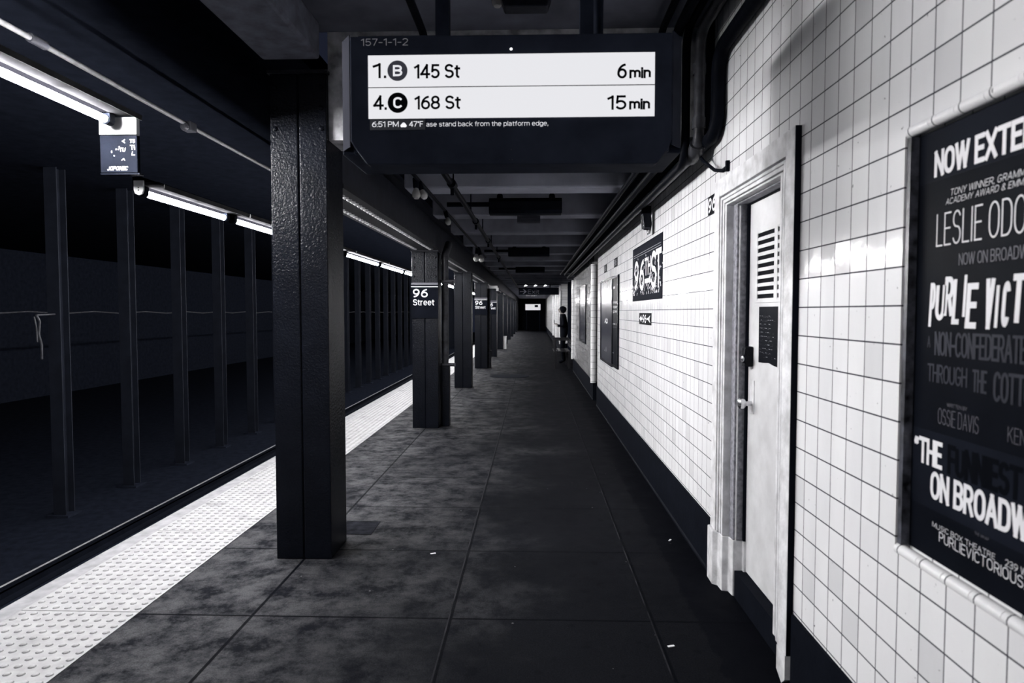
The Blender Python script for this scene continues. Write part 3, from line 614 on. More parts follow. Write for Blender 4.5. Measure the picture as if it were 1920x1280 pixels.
for zc, ch, mt in ((2.409, 'B', 'bullet_dark'), (2.290, 'C', 'black_text')):
    if mt not in M: M[mt] = emit(mt, (.5, .52, .75), .03); M[mt].node_tree.nodes['Principled BSDF'].inputs['Base Color'].default_value = (.02, .02, .03, 1)
    MB().lathe((-.514, yT, zc), (0, -1, 0), [(.038, 0), (.038, .0006)], 40).build('route_bullet', mt, sg)
    text('lettering', ch, (-.531, yT - .001, zc - .0205), 'S', .041, .035, 'screen_text', sg, bold=.03)
st('6:51 PM', -.613, -.511, 2.200, 2.2205, 'screen_text', .012); st('47°F', -.471, -.418, 2.200, 2.2205, 'screen_text', .012)
st('ase stand back from the platform edge,', -.406, .055, 2.200, 2.2175, 'screen_text', .004)
cl = MB()
for cx, cz, r in ((-.499, 2.204, .0055), (-.492, 2.208, .008), (-.486, 2.204, .0055)): cl.lathe((cx, yT, cz), (0, -1, 0), [(r, 0), (r, .0005)], 14)
cl.box(-.500, -.485, yT - .0005, yT, 2.199, 2.204); cl.build('cloud_icon', 'screen_text', sg)
MB().box(-.652 - .012, -.36, yF - .0012, yF, 2.494, 2.54).build('number_tape', 'sign_black', sg)
text('lettering', '157-1-1-2', (-.652, yF - .0016, 2.504), 'S', .026, .178, 'white_text', sg, bold=.0)
MB().lathe((-.085, yF, 2.486), (0, -1, 0), [(.0048, 0), (.004, .002), (.002, .003)], 12).build('sensor', 'led', sg)
for dx, dz in ((-.085, 2.112), (-.092, 2.075), (-.080, 2.075)): MB().lathe((dx, yF, dz), (0, -1, 0), [(.003, 0), (.002, .002)], 8).build('screw', 'chrome', sg)
for xx in (-.398, .186):
    MB().box(xx, xx + .054, 2.74, 2.80, 2.56, 3.149).build('hanger_post', 'sign_black', sg)
MB().tube(arc([(.27, 2.86, 2.56), (.27, 2.86, 2.85), (.33, 2.86, 3.149)], .1), .022, 10).build('power_cable', 'sign_black', sg, smooth=True)

# ------------------------------------------------------------------ near ceiling fittings
tag(MB().box(-.17, .09, 3.42, 3.54, 3.095, 3.149).prism([(-.15, 3.04), (.07, 3.04), (.09, 3.095), (-.17, 3.095)], 1, 3.43, 3.53).build('ceiling_lamp', 'steel_dark', bevel=.008), 'unlit dark lamp housing on the ceiling above the departure sign', 'lamp')
tag(MB().tube([(-.855, 4.3, 2.478), (-.855, 12, 2.478)], .014, 8).build('bulb_conduit', 'pipe', smooth=True), 'thin dark conduit carrying bare bulbs beside the girder', 'conduit')
def bulb(x_, y_, z_, ax, label, s=1.):
    t_ = thing('light_bulb', (x_, y_, z_), label, 'light bulb', 'unlit bulbs')
    a_ = Vector(ax).normalized()
    prof = [(.004, .115), (.018, .112), (.029, .098), (.032, .082), (.028, .062), (.019, .042), (.014, .03)]
    MB().lathe((x_, y_, z_), a_, [(r * s, h_ * s) for r, h_ in prof], 14).build('glass', 'opal', t_, smooth=True)
    MB().lathe((x_, y_, z_), a_, [(.022 * s, -.05 * s), (.022 * s, .02 * s), (.016 * s, .034 * s)], 12).build('socket', 'black', t_)
bulb(-.185, 3.56, 3.20, (-.05, -.15, -1), 'unlit cream bulb beside the ceiling lamp above the sign')
bulb(-.87, 4.95, 2.44, (.1, -.3, -1), 'unlit bulb hanging left of the sprinkler pipe, nearer of two')
bulb(-.84, 4.99, 2.43, (.4, -.3, -1), 'unlit bulb hanging left of the sprinkler pipe, tilted one', .9)
bulb(-.84, 6.45, 2.43, (.3, -.3, -1), 'unlit bulb near the conduit of the first hung housing', .9)
bulb(-.86, 10.2, 2.42, (-.1, -.3, -1), 'unlit bulb high in the dark above the third column', 1.4)
bulb(-.84, 10.4, 2.42, (.3, -.3, -1), 'unlit bulb above the third column, right one', 1.4)

# sprinkler pipe
sp = thing('sprinkler_pipe', (-.6, 6, 2.45), 'dark ceiling pipe running ahead from above the sign, left side', 'pipe')
MB().tube(arc([(-.62, -3, 3.06), (-.62, 3.88, 3.06), (-.62, 3.90, 2.455), (-.60, 6, 2.44), (-.60, 30, 2.44)], .12), .022, 12).build('pipe', 'pipe', sp, smooth=True)
for yy_ in (4.95, 7.0, 8.9, 11.6): MB().tube([(-.60, yy_ - .06, 2.44), (-.60, yy_ + .06, 2.44)], .034, 12).tube([(-.60, yy_, 2.44), (-.60, yy_, 2.36)], .014, 8).build('fitting', 'pipe', sp, smooth=True)
for yy_ in (4.9, 6.3, 7.8, 9.4, 10.9): MB().tube([(-.60, yy_ + .12, 2.44), (-.60, yy_ + .12, 2.83 if not any(0 <= yy_ + .12 - (5.43 + 1.524 * q) <= .28 for q in range(9)) else 2.51)], .007, 6).build('hanger_rod', 'pipe', sp)

# hung housings
def housing(y_, label):
    t_ = thing('hanging_lamp', (-.08, y_, 2.45), label, 'lamp', 'hung lamp housings')
    MB().prism([(y_ - .07, 2.43), (y_ - .07, 2.51), (y_ - .03, 2.545), (y_ + .09, 2.545), (y_ + .09, 2.40), (y_ - .05, 2.40)], 0, -.41, .26).build('casing', 'pipe', t_, bevel=.006)
    for xx in (-.31, .17): MB().tube([(xx, y_, 2.545), (xx, y_, 2.82)], .010, 8).lathe((xx, y_, 2.545), (0, 0, 1), [(.03, 0), (.028, .03), (.012, .05)], 12).build('hanger_rod', 'pipe', t_, smooth=True)
    MB().tube([(-.80, y_, 2.492), (-.41, y_, 2.492)], .022, 10).build('conduit', 'pipe', t_, smooth=True)
    return t_
h0 = housing(6.2, 'dark lamp housing on two rods below the sign, nearest of three')
dup(h0, (0, 4.7, 0), 'dark lamp housing on two rods, second down the platform')
dup(h0, (0, 9.2, 0), 'dark lamp housing on two rods, third and smallest')
tag(MB().box(-.17, .07, 6.99, 7.10, 2.435, 2.499).box(-.13, .03, 6.985, 6.99, 2.445, 2.47).build('vent_box', 'grey_metal', bevel=.006), 'small pale box under the ceiling behind the nearest hung housing', 'box')

# right hand pipes
def pipe_run(xn, zn, yb, xl, zl, r, mat, label, y1=17., far=None):
    tag(MB().tube(arc([(xn, -3, zn), (xn, yb, zn), (xl, yb, zl), (xl, y1, zl)], .14), r, 14).build('ceiling_pipe', mat, smooth=True), label, 'pipe', 'pipes along the right wall')
t_ = thing('ceiling_pipe', (.93, 3.84, 2.4), 'grey pipe dropping beside the sign with an elbow, right wall', 'pipe', 'pipes along the right wall')
MB().tube(arc([(.93, -3, 3.06), (.93, 3.82, 3.06), (.93, 3.84, 2.41), (.93, 17, 2.41)], .12, 8), .030, 14).build('pipe', 'pipe_grey', t_, smooth=True)
for zz in (2.56, 2.86): MB().tube([(.93, 3.838, zz - .03), (.93, 3.838, zz + .03)], .037, 14).build('coupling', 'pipe_grey', t_, smooth=True)
MB().tube([(.93, 3.86, 2.45), (.93, 3.90, 2.42), (.93, 4.02, 2.41)], .045, 14).build('elbow', 'pipe_grey', t_, smooth=True)
pipe_run(.80, 3.06, 3.86, .80, 2.44, .028, 'pipe', 'dark ceiling pipe dropping right of the sign, left of the grey pipe')
pipe_run(.72, 3.08, 3.90, .70, 2.455, .020, 'pipe', 'thin dark ceiling pipe dropping nearest to the sign')
pipe_run(.982, 2.88, 3.64, .982, 2.46, .037, 'pipe', 'thick black pipe hugging the tiled wall, right of the grey pipe')
pipe_run(.87, 3.10, 3.90, .87, 2.36, .024, 'pipe', 'dark pipe with a bright edge, lowest of the wall pipes')
tag(MB().box(.955, 1.0235, 3.87, 3.978, 2.53, 3.149).build('dark_corner_box', 'black', bevel=.006), 'black box added to darken the corner behind the wall pipes', 'added box')  # added black box, stands in for the dark of the corner
tag(MB().box(.74, .95, 4.26, 17, 2.486, 2.499).build('cable_tray', 'black'), 'black cable tray above the pipes along the right wall', 'cable tray')
tag(MB().tube([(.95, 3.95, 2.42), (.965, 3.85, 2.35), (.99, 3.72, 2.275), (1.01, 3.62, 2.25), (1.022, 3.575, 2.265)], .010, 8).box(1.005, 1.0235, 3.55, 3.57, 2.235, 2.29).build('hanging_cable', 'black', smooth=True), 'short black cable looping to the wall above the door frame', 'cable')
tc = thing('security_camera', (.97, 5.8, 2.3), 'black security camera hanging above the 96th St mosaic', 'camera')
MB().box(.93, 1.0, 5.74, 5.82, 2.30, 2.40).build('bracket', 'black', tc)
MB().prism([(.925, 2.335), (.99, 2.335), (1.0, 2.24), (.985, 2.16), (.975, 2.215), (.935, 2.215)], 1, 5.70, 5.84).build('body', 'black_glossy', tc, bevel=.004)
MB().box(.937, .983, 5.69, 5.76, 2.197, 2.214).build('lens_cover', 'grey_metal', tc)

# ------------------------------------------------------------------ door (door_1 = frame, leaf, ironwork)
XFc = W - .025; XL = 1.112
d = bpy.data.objects.new('door_1', None); COL.objects.link(d); d.location = (W, 3.1, 0); struct(d)
yo0, yo1, zt = 2.615, 3.75, 2.212
steps = [(0, .095, XFc), (.095, .107, XFc + .045), (.107, .125, XFc + .004), (.125, .150, XFc + .012), (.150, .160, XFc + .045), (.160, .185, XFc + .014), (.185, .255, 1.05), (.255, .275, 1.10)]
fr = MB(); jm = MB(); gp = MB(); hb = [0, .095, .104, .118, .136, .142, .152, .160, .166]
for i, (a, b, xf) in enumerate(steps):
    zb = 0.30
    xb = W + .12
    yl0, yl1 = yo1 - b, yo1 - a
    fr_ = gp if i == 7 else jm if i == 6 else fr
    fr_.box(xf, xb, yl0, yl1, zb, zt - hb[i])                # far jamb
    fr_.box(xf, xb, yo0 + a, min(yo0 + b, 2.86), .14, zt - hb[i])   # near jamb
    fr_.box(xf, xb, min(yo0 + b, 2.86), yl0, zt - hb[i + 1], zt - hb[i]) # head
fr.build('door_frame', 'frame', d, bevel=.004); gp.build('gap_shade', 'black', d)  # black strip drawn for the shaded gap beside the leaf
MB().box(1.061, 1.067, 3.487, 3.4945, .30, 2.045).build('bead', 'frame', d)
MB().box(XFc + .001, W - .0005, yo0 - .003, yo0 - .0002, .14, zt).build('frame_edge', 'black', d); jm.build('jamb', 'jamb', d, bevel=.003)  # black strip paints the shade on the casing side facing the camera
pl = MB()
pl.prism([(W, yo1 + .015), (XFc - .012, yo1 + .012), (XFc - .014, yo1 - .10), (XFc + .01, yo1 - .12), (XFc + .014, yo1 - .19), (1.045, yo1 - .195), (1.052, yo1 - .256), (1.10, yo1 - .258), (1.10, yo1 - .28), (W + .15, yo1 - .28), (W + .15, yo1)], 2, 0, .298)
pl.build('plinth', 'frame', d, bevel=.004)
sp_ = MB(); b0 = [(XFc - .001, yo0 + .004), (W - .0, yo0 + .004), (W - .0, yo0 + .085), (XFc - .001, yo0 + .095)]
sp_.v += [(a, b, .139) for a, b in b0] + [(a, b, .04) for a, b in b0] + [(XFc + .004, yo0 + .05, .002)]
for q in ((0, 1, 2, 3), (0, 1, 5, 4), (1, 2, 6, 5), (2, 3, 7, 6), (3, 0, 4, 7), (4, 5, 8), (5, 6, 8), (6, 7, 8), (7, 4, 8)): sp_.face(list(q))
sp_.build('splintered_post', 'frame', d)
lf = MB(); lf.box(XL, XL + .035, 2.74, 3.488, .143, 2.052); lf.build('leaf', 'door', d, bevel=.003)
MB().box(1.06, 1.15, 2.73, 3.49, 0.001, .14).build('sill', 'black', d)
# louvre vent: raised frame, dark openings behind bars
lv = MB(); xv = XL - .006; vz0, vz1, vy0, vy1 = 1.545, 1.915, 2.90, 3.366
lv.box(xv, XL, vy1 - .022, vy1, vz0, vz1); lv.box(xv, XL, vy0, vy1 - .022, vz1 - .022, vz1); lv.box(xv, XL, vy0, vy1 - .022, vz0, vz0 + .012)
lv.box(xv, XL, 3.075, 3.115, vz0 + .012, vz1 - .022)
n = 9; ph = (vz1 - .022 - vz0 - .012) / n
for i in range(n + 1):
    zz = vz0 + .012 + ph * i; lv.box(xv + .001, XL, vy0, vy1 - .022, max(vz0, zz - ph * .22), min(vz1, zz + ph * .22))
louv = lv.build('louvre', 'door', d)
MB().box(XL - .0015, XL, vy0, vy1 - .02, vz0 + .01, vz1 - .02).build('opening', 'black_text', louv)
# torn notice
nt = MB(); zz = [1.252, 1.258, 1.259, 1.254, 1.247, 1.243, 1.241]
ys = [3.318 - i * .07 for i in range(7)]
b = len(nt.v)
nt.prism([(3.322, 1.525)] + [(2.90, 1.525)] + [(yy_, zz_ - .004 * (i % 2)) for i, (yy_, zz_) in reversed(list(enumerate(zip(ys, zz))))], 0, XL - .002, XL)
no = nt.build('torn_notice', 'poster', d)
for r in range(11):
    yy_ = 3.305; s_ = ''.join(random.choice(['..', '-', '.', ' ', ':', '·-']) for _ in range(random.randint(8, 15)))
    text('fine_print', s_, (XL - .0028, yy_, 1.475 - r * .0195), 'W', .012, random.uniform(.14, .26), 'white_text', no)
tl = MB().prism([(XL, 3.325), (XL - .006, 3.325), (XL - .006, 2.90), (XL, 2.90)], 2, 1.236, 1.24)
# ironwork
lk = MB().box(1.070, XL, 3.40, 3.452, 1.222, 1.325).lathe((1.072, 3.405, 1.262), (-1, -.3, 0), [(.022, 0), (.022, .012), (.012, .016)], 14)
lo = lk.build('rim_lock', 'black_glossy', d, bevel=.008)
MB().lathe((1.058, 3.401, 1.262), (-1, -.3, 0), [(.015, 0), (.015, .003), (.004, .005)], 14).build('cylinder', 'chrome', lo, smooth=True)
kn = MB().box(XL - .004, XL, 3.375, 3.435, .985, 1.155); ko = kn.build('lock_plate', 'frame', d, bevel=.002)
MB().lathe((XL - .004, 3.405, 1.035), (-1, 0, 0), [(.012, 0), (.012, .03), (.02, .034), (.029, .046), (.029, .06), (.018, .068), (.004, .07)], 18).build('knob', 'chrome', ko, smooth=True)

# ------------------------------------------------------------------ wall plaques
def plaque(name, y0, y1, z0, z1, label, mat='black_text'):
    t_ = thing(name, (W, (y0 + y1) / 2, z0), label, 'sign')
    MB().box(W - .004, W - .0003, y0, y1, z0, z1).build('panel', mat, t_); return t_
p = plaque('number_tile', 3.755, 3.965, 2.062, 2.168, 'small black number tile reading 96 beside the door frame')
text('lettering', '96', (W - .0046, 3.955, 2.072), 'W', .084, .15, 'white_text', p, bold=.03)
p = plaque('mosaic_name_sign', 5.335, 6.915, 1.606, 2.133, 'large black mosaic sign reading 96TH ST on the tiled wall', 'mosaic')
for zz in (2.055, 2.035): MB().box(W - .0048, W - .0041, 5.40, 6.85, zz, zz + .006).build('border', 'grey_text', p)
xm = W - .0052
for ch, y0, wd, z0, hh in (('9', 6.78, .25, 1.71, .29), ('6', 6.46, .25, 1.70, .29), ('T', 6.175, .15, 1.83, .16), ('H', 6.00, .15, 1.83, .16), ('S', 5.84, .25, 1.70, .32), ('T', 5.62, .25, 1.70, .32)):
    text('lettering', ch, (xm, y0, z0), 'W', hh, wd, 'white_text', p, bold=.03 if ch in 'TH' and wd < .2 else .022, fit=True)
MB().box(xm - .0005, xm, 5.86, 6.16, 1.76, 1.80).build('underline', 'white_text', p)
p = plaque('arrow_tile', 5.82, 6.47, 1.383, 1.490, 'small black tile with a white arrow under the mosaic sign')
xa = W - .005
MB().prism([(6.44, 1.4365), (6.34, 1.405), (6.34, 1.425), (6.28, 1.425), (6.28, 1.448), (6.34, 1.448), (6.34, 1.468)], 0, xa - .0006, xa).build('arrow', 'white_text', p)
text('lettering', '96', (xa - .0006, 6.26, 1.398), 'W', .077, .19, 'white_text', p, bold=.03)
MB().prism([(6.05, 1.428), (6.05, 1.446), (5.97, 1.446), (5.86, 1.470), (5.90, 1.4365), (5.86, 1.402), (5.97, 1.428)], 0, xa - .0006, xa).build('arrow_tail', 'white_text', p)
for k, (yy_, lb) in enumerate(((8.35, 'small dark mosaic tile above the right half of the far posters'), (9.55, 'small dark mosaic tile above the left half of the far posters'))):
    p = plaque('number_tile', yy_ - .16, yy_ + .16, 2.06, 2.168, lb)
    text('lettering', '96', (W - .0046, yy_ + .11, 2.075), 'W', .08, .19, 'grey_text', p, bold=.03)

# ------------------------------------------------------------------ far posters
def poster(y0, y1, z0, z1, mat, label):
    t_ = thing('framed_poster', (W, (y0 + y1) / 2, z0), label, 'poster', 'wall posters')
    fm = MB(); x0, x1 = W - .022, W - .0004
    fm.box(x0, x1, y0, y0 + .03, z0, z1).box(x0, x1, y1 - .03, y1, z0, z1).box(x0, x1, y0 + .03, y1 - .03, z0, z0 + .03).box(x0, x1, y0 + .03, y1 - .03, z1 - .03, z1)
    fm.build('frame', 'black_glossy', t_)
    MB().box(W - .012, W - .0006, y0 + .03, y1 - .03, z0 + .03, z1 - .03).build('sheet', mat, t_); return t_
p = poster(8.585, 10.05, .79, 1.955, 'advert', 'grey advertising poster with pale top, left one of the pair')
text('lettering', 'AD', (W - .0125, 9.5, 1.34), 'W', .07, .35, 'white_text', p, bold=.05); text('lettering', '.i', (W - .0125, 9.5, .95), 'W', .06, .2, 'white_text', p, bold=.05)
p = poster(7.99, 8.58, .81, 1.945, 'poster', 'narrow dark poster with white lines of text, right of the pair')
for s_, zz, hh, wd in (('Where', 1.60, .035, .42), ('hidden', 1.545, .035, .45), ('goes', 1.49, .035, .40), ('see it', 1.34, .022, .40), ('now on', 1.30, .014, .36), ('=', 1.78, .05, .2), ('_', .98, .03, .1)):
    text('lettering', s_, (W - .0125, 8.53, zz), 'W', hh, wd, 'white_text' if hh > .02 else 'grey_text', p, bold=.03)
poster(12.95, 14.6, .875, 2.03, 'advert', 'dark poster on the wall section beyond the passage')

# ------------------------------------------------------------------ large poster by the camera
XP = W + .027
bp_ = thing('theatre_poster', (XP, 1.2, .84), 'large black theatre poster recessed in the tiles at right edge', 'poster')
MB().box(XP, W + .0299, py0 + .004, py1 - .004, pz0 + .012, pz1 - .012).build('sheet', 'poster', bp_)
MB().box(W + .004, W + .0295, py1 - .022, py1 - .0035, pz0 + .011, pz1 - .011).build('frame_edge', plain('worn_frame', (.05, .052, .065), .35, var=.9, scale=30), bp_)
for z0, z1 in ((1.842, 1.972), (.98, 1.185)): MB().box(XP - .0006, XP - .0001, py0 + .01, py1 - .024, z0, z1).build('colour_band', 'poster_band', bp_)
xt = XP - .0012
k_ = XP / 1.05
for s_, ref, y0, wd, z0, hh, mt, bo, sk in (
    ("NOW EXTENDED", "NOW", 1.801, .142, 1.851, .068, 'white_text', .03, 0), ("TONY WINNER, GRAMMY WINNER,", "TONY WINNER,", 1.731, .162, 1.792, .0165, 'white_text', 0, .2),
    ("ACADEMY AWARD & EMMY", "ACADEMY AWARD", 1.748, .193, 1.772, .015, 'white_text', 0, .2), ("LESLIE ODOM JR.", "LESLIE", 1.784, .178, 1.669, .084, 'white_text', -.012, 0),
    ("NOW ON BROADWAY", "NOW ON", 1.689, .105, 1.615, .029, 'grey_text', 0, 0), ("A", None, 1.811, .014, 1.406, .030, 'dim_text', .01, 0),
    ("NON-CONFEDERATE ROMP", "NON", 1.779, .071, 1.387, .062, 'dim_text', .01, 0), ("THROUGH", None, 1.807, .164, 1.316, .048, 'dim_text', .01, 0),
    ("THE", None, 1.625, .052, 1.309, .054, 'dim_text', .01, 0), ("COTTON PATCH", "COTT", 1.552, .098, 1.296, .069, 'dim_text', .01, 0),
    ("WRITTEN BY", None, 1.719, .079, 1.260, .009, 'grey_text', 0, 0), ("OSSIE DAVIS", None, 1.755, .158, 1.211, .041, 'grey_text', -.02, 0),
    ("KENNY LEON", "KEN", 1.500, .055, 1.212, .035, 'grey_text', -.02, 0), ("DIRECTED BY", None, 1.44, .08, 1.258, .009, 'grey_text', 0, 0),
    ("“THE", "“THE", 1.859, .127, 1.093, .071, 'white_text', .025, 0), ("FUNNIEST PLAY", "FUNNIEST", 1.711, .259, 1.090, .076, 'black_text', .03, 0),
    ("ON BROADWAY", "ON", 1.780, .081, 1.009, .074, 'white_text', .025, 0), ("THE WRAP", None, 1.60, .05, .972, .007, 'grey_text', 0, 0), ("MUSIC BOX THEATRE", None, 1.766, .239, .936, .014, 'white_text', 0, 0),
    ("239 W 45TH ST", "239", 1.495, .039, .936, .016, 'white_text', 0, 0), ("PURLIEVICTORIOUS.COM", "PURLIEVICTORIOUS", 1.736, .297, .907, .026, 'white_text', 0, 0)):
    text('lettering', s_, (xt, y0, z0), 'W', hh, wd, mt, bp_, ref=ref, bold=bo, skew=sk)
for ch, y0, y1, z0, z1 in (('P', 1.809, 1.784, 1.461, 1.576), ('U', 1.782, 1.741, 1.478, 1.574), ('R', 1.746, 1.707, 1.490, 1.589), ('L', 1.712, 1.683, 1.469, 1.581), ('I', 1.670, 1.660, 1.488, 1.590), ('E', 1.659, 1.618, 1.460, 1.569),
                           ('V', 1.592, 1.562, 1.460, 1.577), ('I', 1.556, 1.546, 1.464, 1.560), ('C', 1.535, 1.510, 1.466, 1.568), ('T', 1.504, 1.467, 1.476, 1.583), ('O', 1.462, 1.430, 1.46, 1.57), ('R', 1.424, 1.39, 1.47, 1.58)):
    text('lettering', ch, (xt, y0, z0), 'W', z1 - z0, y0 - y1, 'white_text', bp_, bold=.018, fit=True, skew=.06)

# ------------------------------------------------------------------ floor details
tag(MB().box(-1.33, -1.09, 4.40, 4.68, .0005, .003).build('floor_plate', plain('plate_steel', (.014, .0145, .018), .8, var=.5, scale=14, spec=.0)), 'dark square plate let into the floor right of the nearest column', 'floor plate')
tag(MB().lathe((-.555, 15.5, .0005), (0, 0, 1), [(.46, 0), (.46, .004), (.40, .006)], 40).build('manhole_cover', 'black'), 'round dark manhole cover in the platform floor', 'manhole cover')
for i, (x_, y_, a_) in enumerate(((.62, 2.95, .3), (.9, 4.35, 1.), (-.62, 4.06, .4))):
    tag(MB().box(-.016, .016, -.006, .006, 0, .003).build('paper_scrap', 'white_text'), ['tiny white scrap on the floor in front of the door', 'tiny white scrap in the gutter by the wall', 'tiny white scrap on a joint right of the nearest column'][i], 'litter')
    o = COL.objects[-1]; o.location = (x_, y_, .0006); o.rotation_euler.z = a_

# ------------------------------------------------------------------ tracks
for k, x_ in enumerate((-3.60, -5.035)):
    prof = [(x_ - .036, 0), (x_ + .036, 0), (x_ + .036, -.03), (x_ + .01, -.05), (x_ + .01, -.12), (x_ + .07, -.14), (x_ + .07, -.15), (x_ - .07, -.15), (x_ - .07, -.14), (x_ - .01, -.12), (x_ - .01, -.05), (x_ - .036, -.03)]
    tag(MB().prism([(a, b - 1.1) for a, b in prof], 1, -4, 80).box(x_ - .014, x_ + .014, -4, 80, -1.0999, -1.0985, 1).build('track_rail', ['black', 'rail']), ['steel rail hidden beside the platform edge', 'thin bright steel rail running along the dark trackbed'][k], 'rail')
def tcol(y_, label):
    t_ = thing('tunnel_column', (-6.35, y_, -1.25), label, 'column', 'columns between the tracks')
    MB().box(-6.435, -6.265, y_, y_ + .015, -1.25, 3.399).box(-6.358, -6.342, y_ + .015, y_ + .165, -1.25, 3.399).box(-6.435, -6.265, y_ + .165, y_ + .18, -1.25, 3.399).build('shaft', 'tunnel_col', t_)
    MB().box(-6.50, -6.20, y_ - .05, y_ + .23, -1.2495, -1.22).build('base_plate', 'soot', t_)
    return t_
tl_ = ['leftmost dark column across the track', 'second dark column from left across the track', 'third dark column from left across the track', 'fourth dark column from left across the track', 'fifth dark column from left across the track']
tc0 = tcol(8.64, tl_[0])
for k in range(1, 32):
    dup(tc0, (0, 1.523 * k, 0), tl_[k] if k < 5 else 'dim column across the track, seen beyond the nearest platform column')
pts = []
for k in range(0, 60): pts.append((-7.6, 6 + k * .76, 1.485 + (.02 if k % 2 else -.012)))
tag(MB().tube(pts, .011, 8).build('tunnel_cable', 'pipe_grey', smooth=True), 'thin glinting cable running behind the columns across the track', 'cable')
tag(MB().tube([(-6.25, 8.20, 1.46), (-6.24, 8.24, 1.38), (-6.25, 8.23, 1.22), (-6.24, 8.26, 1.08), (-6.25, 8.27, .9)], .014, 8).tube([(-6.34, 8.66, 1.47), (-6.25, 8.20, 1.46)], .012, 8).tube([(-6.25, 8.16, 1.44), (-6.24, 8.18, 1.3), (-6.25, 8.20, 1.12)], .010, 8).build('hanging_cable', 'pipe_grey', smooth=True), 'short cable hanging across the track at the left edge', 'cable')

# ------------------------------------------------------------------ far end: sign, lamps, bench, person
ex = thing('exit_sign', (.2, 25, 2.15), 'dark overhead Exit sign with three lamps far along the platform', 'sign')
MB().box(-.55, .95, 25.0, 25.1, 2.14, 2.40).build('board', 'black', ex)
MB().prism([(-.50, 2.25), (-.32, 2.25), (-.40, 2.17), (-.36, 2.17), (-.25, 2.26), (-.36, 2.35), (-.40, 2.35), (-.32, 2.27), (-.50, 2.27)], 1, 24.994, 24.999).build('arrow', 'grey_text', ex)
text('lettering', 'Exit', (-.20, 24.996, 2.18), 'S', .15, .42, 'grey_text', ex)
for xx in (-.295, .065, .43):
    MB().lathe((xx, 24.7, 2.50), (.25, 0, -1), [(.02, 0), (.06, .03), (.075, .05), (.04, .06)], 14).build('lamp', 'far_lamp', ex, smooth=True)
MB().box(-.6, .95, 24.72, 24.78, 2.50, 2.54).box(-.3, -.26, 24.75, 25.05, 2.40, 2.54).box(.6, .64, 24.75, 25.05, 2.40, 2.54).build('lamp_rail', 'steel_dark', ex)
text('lettering', 'Street', (-.28, 24.996, 2.085), 'S', .05, .40, 'white_text', ex, bold=.03)
fs = thing('backlit_sign', (-.2, 52, 1.6), 'pale lit panel with a dark square at the far end', 'sign')
MB().box(-.62, .55, 51.9, 52.0, 1.64, 2.10).build('panel', 'far_sign', fs)
MB().box(.1, .36, 51.88, 51.899, 1.86, 2.03).build('square', 'black', fs)
MB().box(-.55, -.5, 51.9, 52, 0, 1.64).box(.45, .5, 51.9, 52, 0, 1.64).build('post', 'black', fs)

be = thing('bench', (.80, 18.6, 0), 'dark wooden bench by the wall recess before the person', 'bench')
sl = MB()
for i in range(4): sl.box(.55 + i * .11, .64 + i * .11, 17.6, 19.0, .44, .465)
sl.build('seat', 'wood', be)
bk = MB()
for zz in (.55, .67): bk.box(.98, 1.0, 17.6, 19.0, zz, zz + .09)
bk.build('backrest', 'wood', be)
for yy_ in (17.6, 18.28, 18.94):
    MB().box(.55, 1.0, yy_, yy_ + .05, .74, .775).box(.55, .60, yy_, yy_ + .05, .465, .74).build('armrest', 'wood', be, bevel=.008)
    for xx in (.57, .93): MB().box(xx, xx + .05, yy_, yy_ + .05, 0, .44).build('leg', 'wood', be)

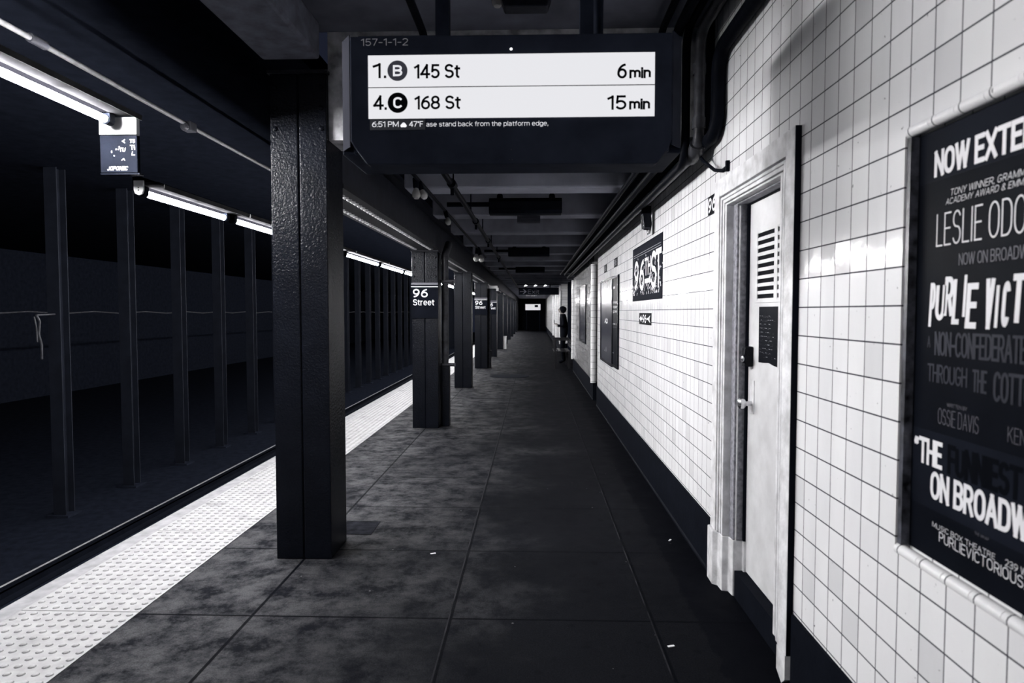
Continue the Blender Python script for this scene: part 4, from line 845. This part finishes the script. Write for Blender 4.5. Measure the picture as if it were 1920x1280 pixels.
def person():
    J = [((.90, 19.5, .88), .15), ((.90, 19.5, 1.02), .14), ((.88, 19.5, 1.2), .15), ((.87, 19.5, 1.34), .14), ((.85, 19.5, 1.43), .055), ((.83, 19.5, 1.48), .06),
         ((.81, 19.5, 1.55), .092), ((.81, 19.5, 1.60), .088),
         ((.88, 19.40, .82), .10), ((.84, 19.38, .46), .07), ((.88, 19.38, .08), .05), ((.74, 19.36, .04), .045),
         ((.88, 19.60, .82), .10), ((.86, 19.62, .46), .07), ((.92, 19.62, .08), .05), ((.78, 19.64, .04), .045),
         ((.86, 19.30, 1.36), .06), ((.87, 19.22, 1.12), .047), ((.72, 19.30, 1.10), .036), ((.66, 19.34, 1.14), .03),
         ((.86, 19.70, 1.36), .06), ((.87, 19.76, 1.12), .047), ((.76, 19.68, 1.08), .036), ((.70, 19.62, 1.10), .03)]
    E_ = [(0, 1), (1, 2), (2, 3), (3, 4), (4, 5), (5, 6), (6, 7), (0, 8), (8, 9), (9, 10), (10, 11), (0, 12), (12, 13), (13, 14), (14, 15), (3, 16), (16, 17), (17, 18), (18, 19), (3, 20), (20, 21), (21, 22), (22, 23)]
    # fingers and nose as thin chains
    for root, sgn in ((19, 1), (23, -1)):
        bx, by, bz = J[root][0]
        for k in range(4):
            i0 = len(J); J.append(((bx - .035, by + sgn * (.012 * k - .02), bz + .02), .009)); J.append(((bx - .065 + .004 * abs(k - 1), by + sgn * (.012 * k - .02), bz + .045), .008)); E_ += [(root, i0), (i0, i0 + 1)]
        i0 = len(J); J.append(((bx - .01, by + sgn * .03, bz + .045), .009)); E_.append((root, i0))
    i0 = len(J); J.append(((.715, 19.49, 1.545), .014)); E_.append((6, i0))
    me = bpy.data.meshes.new('person'); me.from_pydata([j[0] for j in J], E_, [])
    o = bpy.data.objects.new('person', me); COL.objects.link(o)
    sk = o.modifiers.new('skin', 'SKIN'); sk.use_smooth_shade = True; ss = o.modifiers.new('sub', 'SUBSURF'); ss.levels = 2; ss.render_levels = 2
    for i, v in enumerate(me.skin_vertices[0].data): v.radius = (J[i][1], J[i][1]); v.use_root = (i == 0)
    dg = bpy.context.evaluated_depsgraph_get(); m2 = bpy.data.meshes.new_from_object(o.evaluated_get(dg)); bpy.data.objects.remove(o)
    m2.materials.clear(); m2.materials.append(M['cloth']); m2.materials.append(M['skin'])
    for p_ in m2.polygons:
        c_ = p_.center; p_.use_smooth = True
        if c_.z > 1.44 or (c_.x < .70 and .95 < c_.z < 1.3): p_.material_index = 1
    o = bpy.data.objects.new('person', m2); COL.objects.link(o)
    tag(o, 'person in black standing at the wall recess, looking at a phone', 'person')
    hb = MB().lathe((.85, 19.5, 1.53), (.25, 0, 1), [(.06, -.06), (.10, 0), (.108, .05), (.10, .09), (.07, .125), (.02, .14)], 16)
    hb.build('hair', 'cloth', o, smooth=True)
    ey = MB()
    for yy_ in (19.462, 19.52): ey.lathe((.722, yy_, 1.572), (-1, 0, 0), [(.011, 0), (.004, .006)], 8)
    ey.build('eyes', 'black_text', o)
    tag(MB().box(.60, .612, 19.40, 19.47, 1.13, 1.27).build('phone', 'black'), 'dark phone held up by the standing person', 'phone')
person()
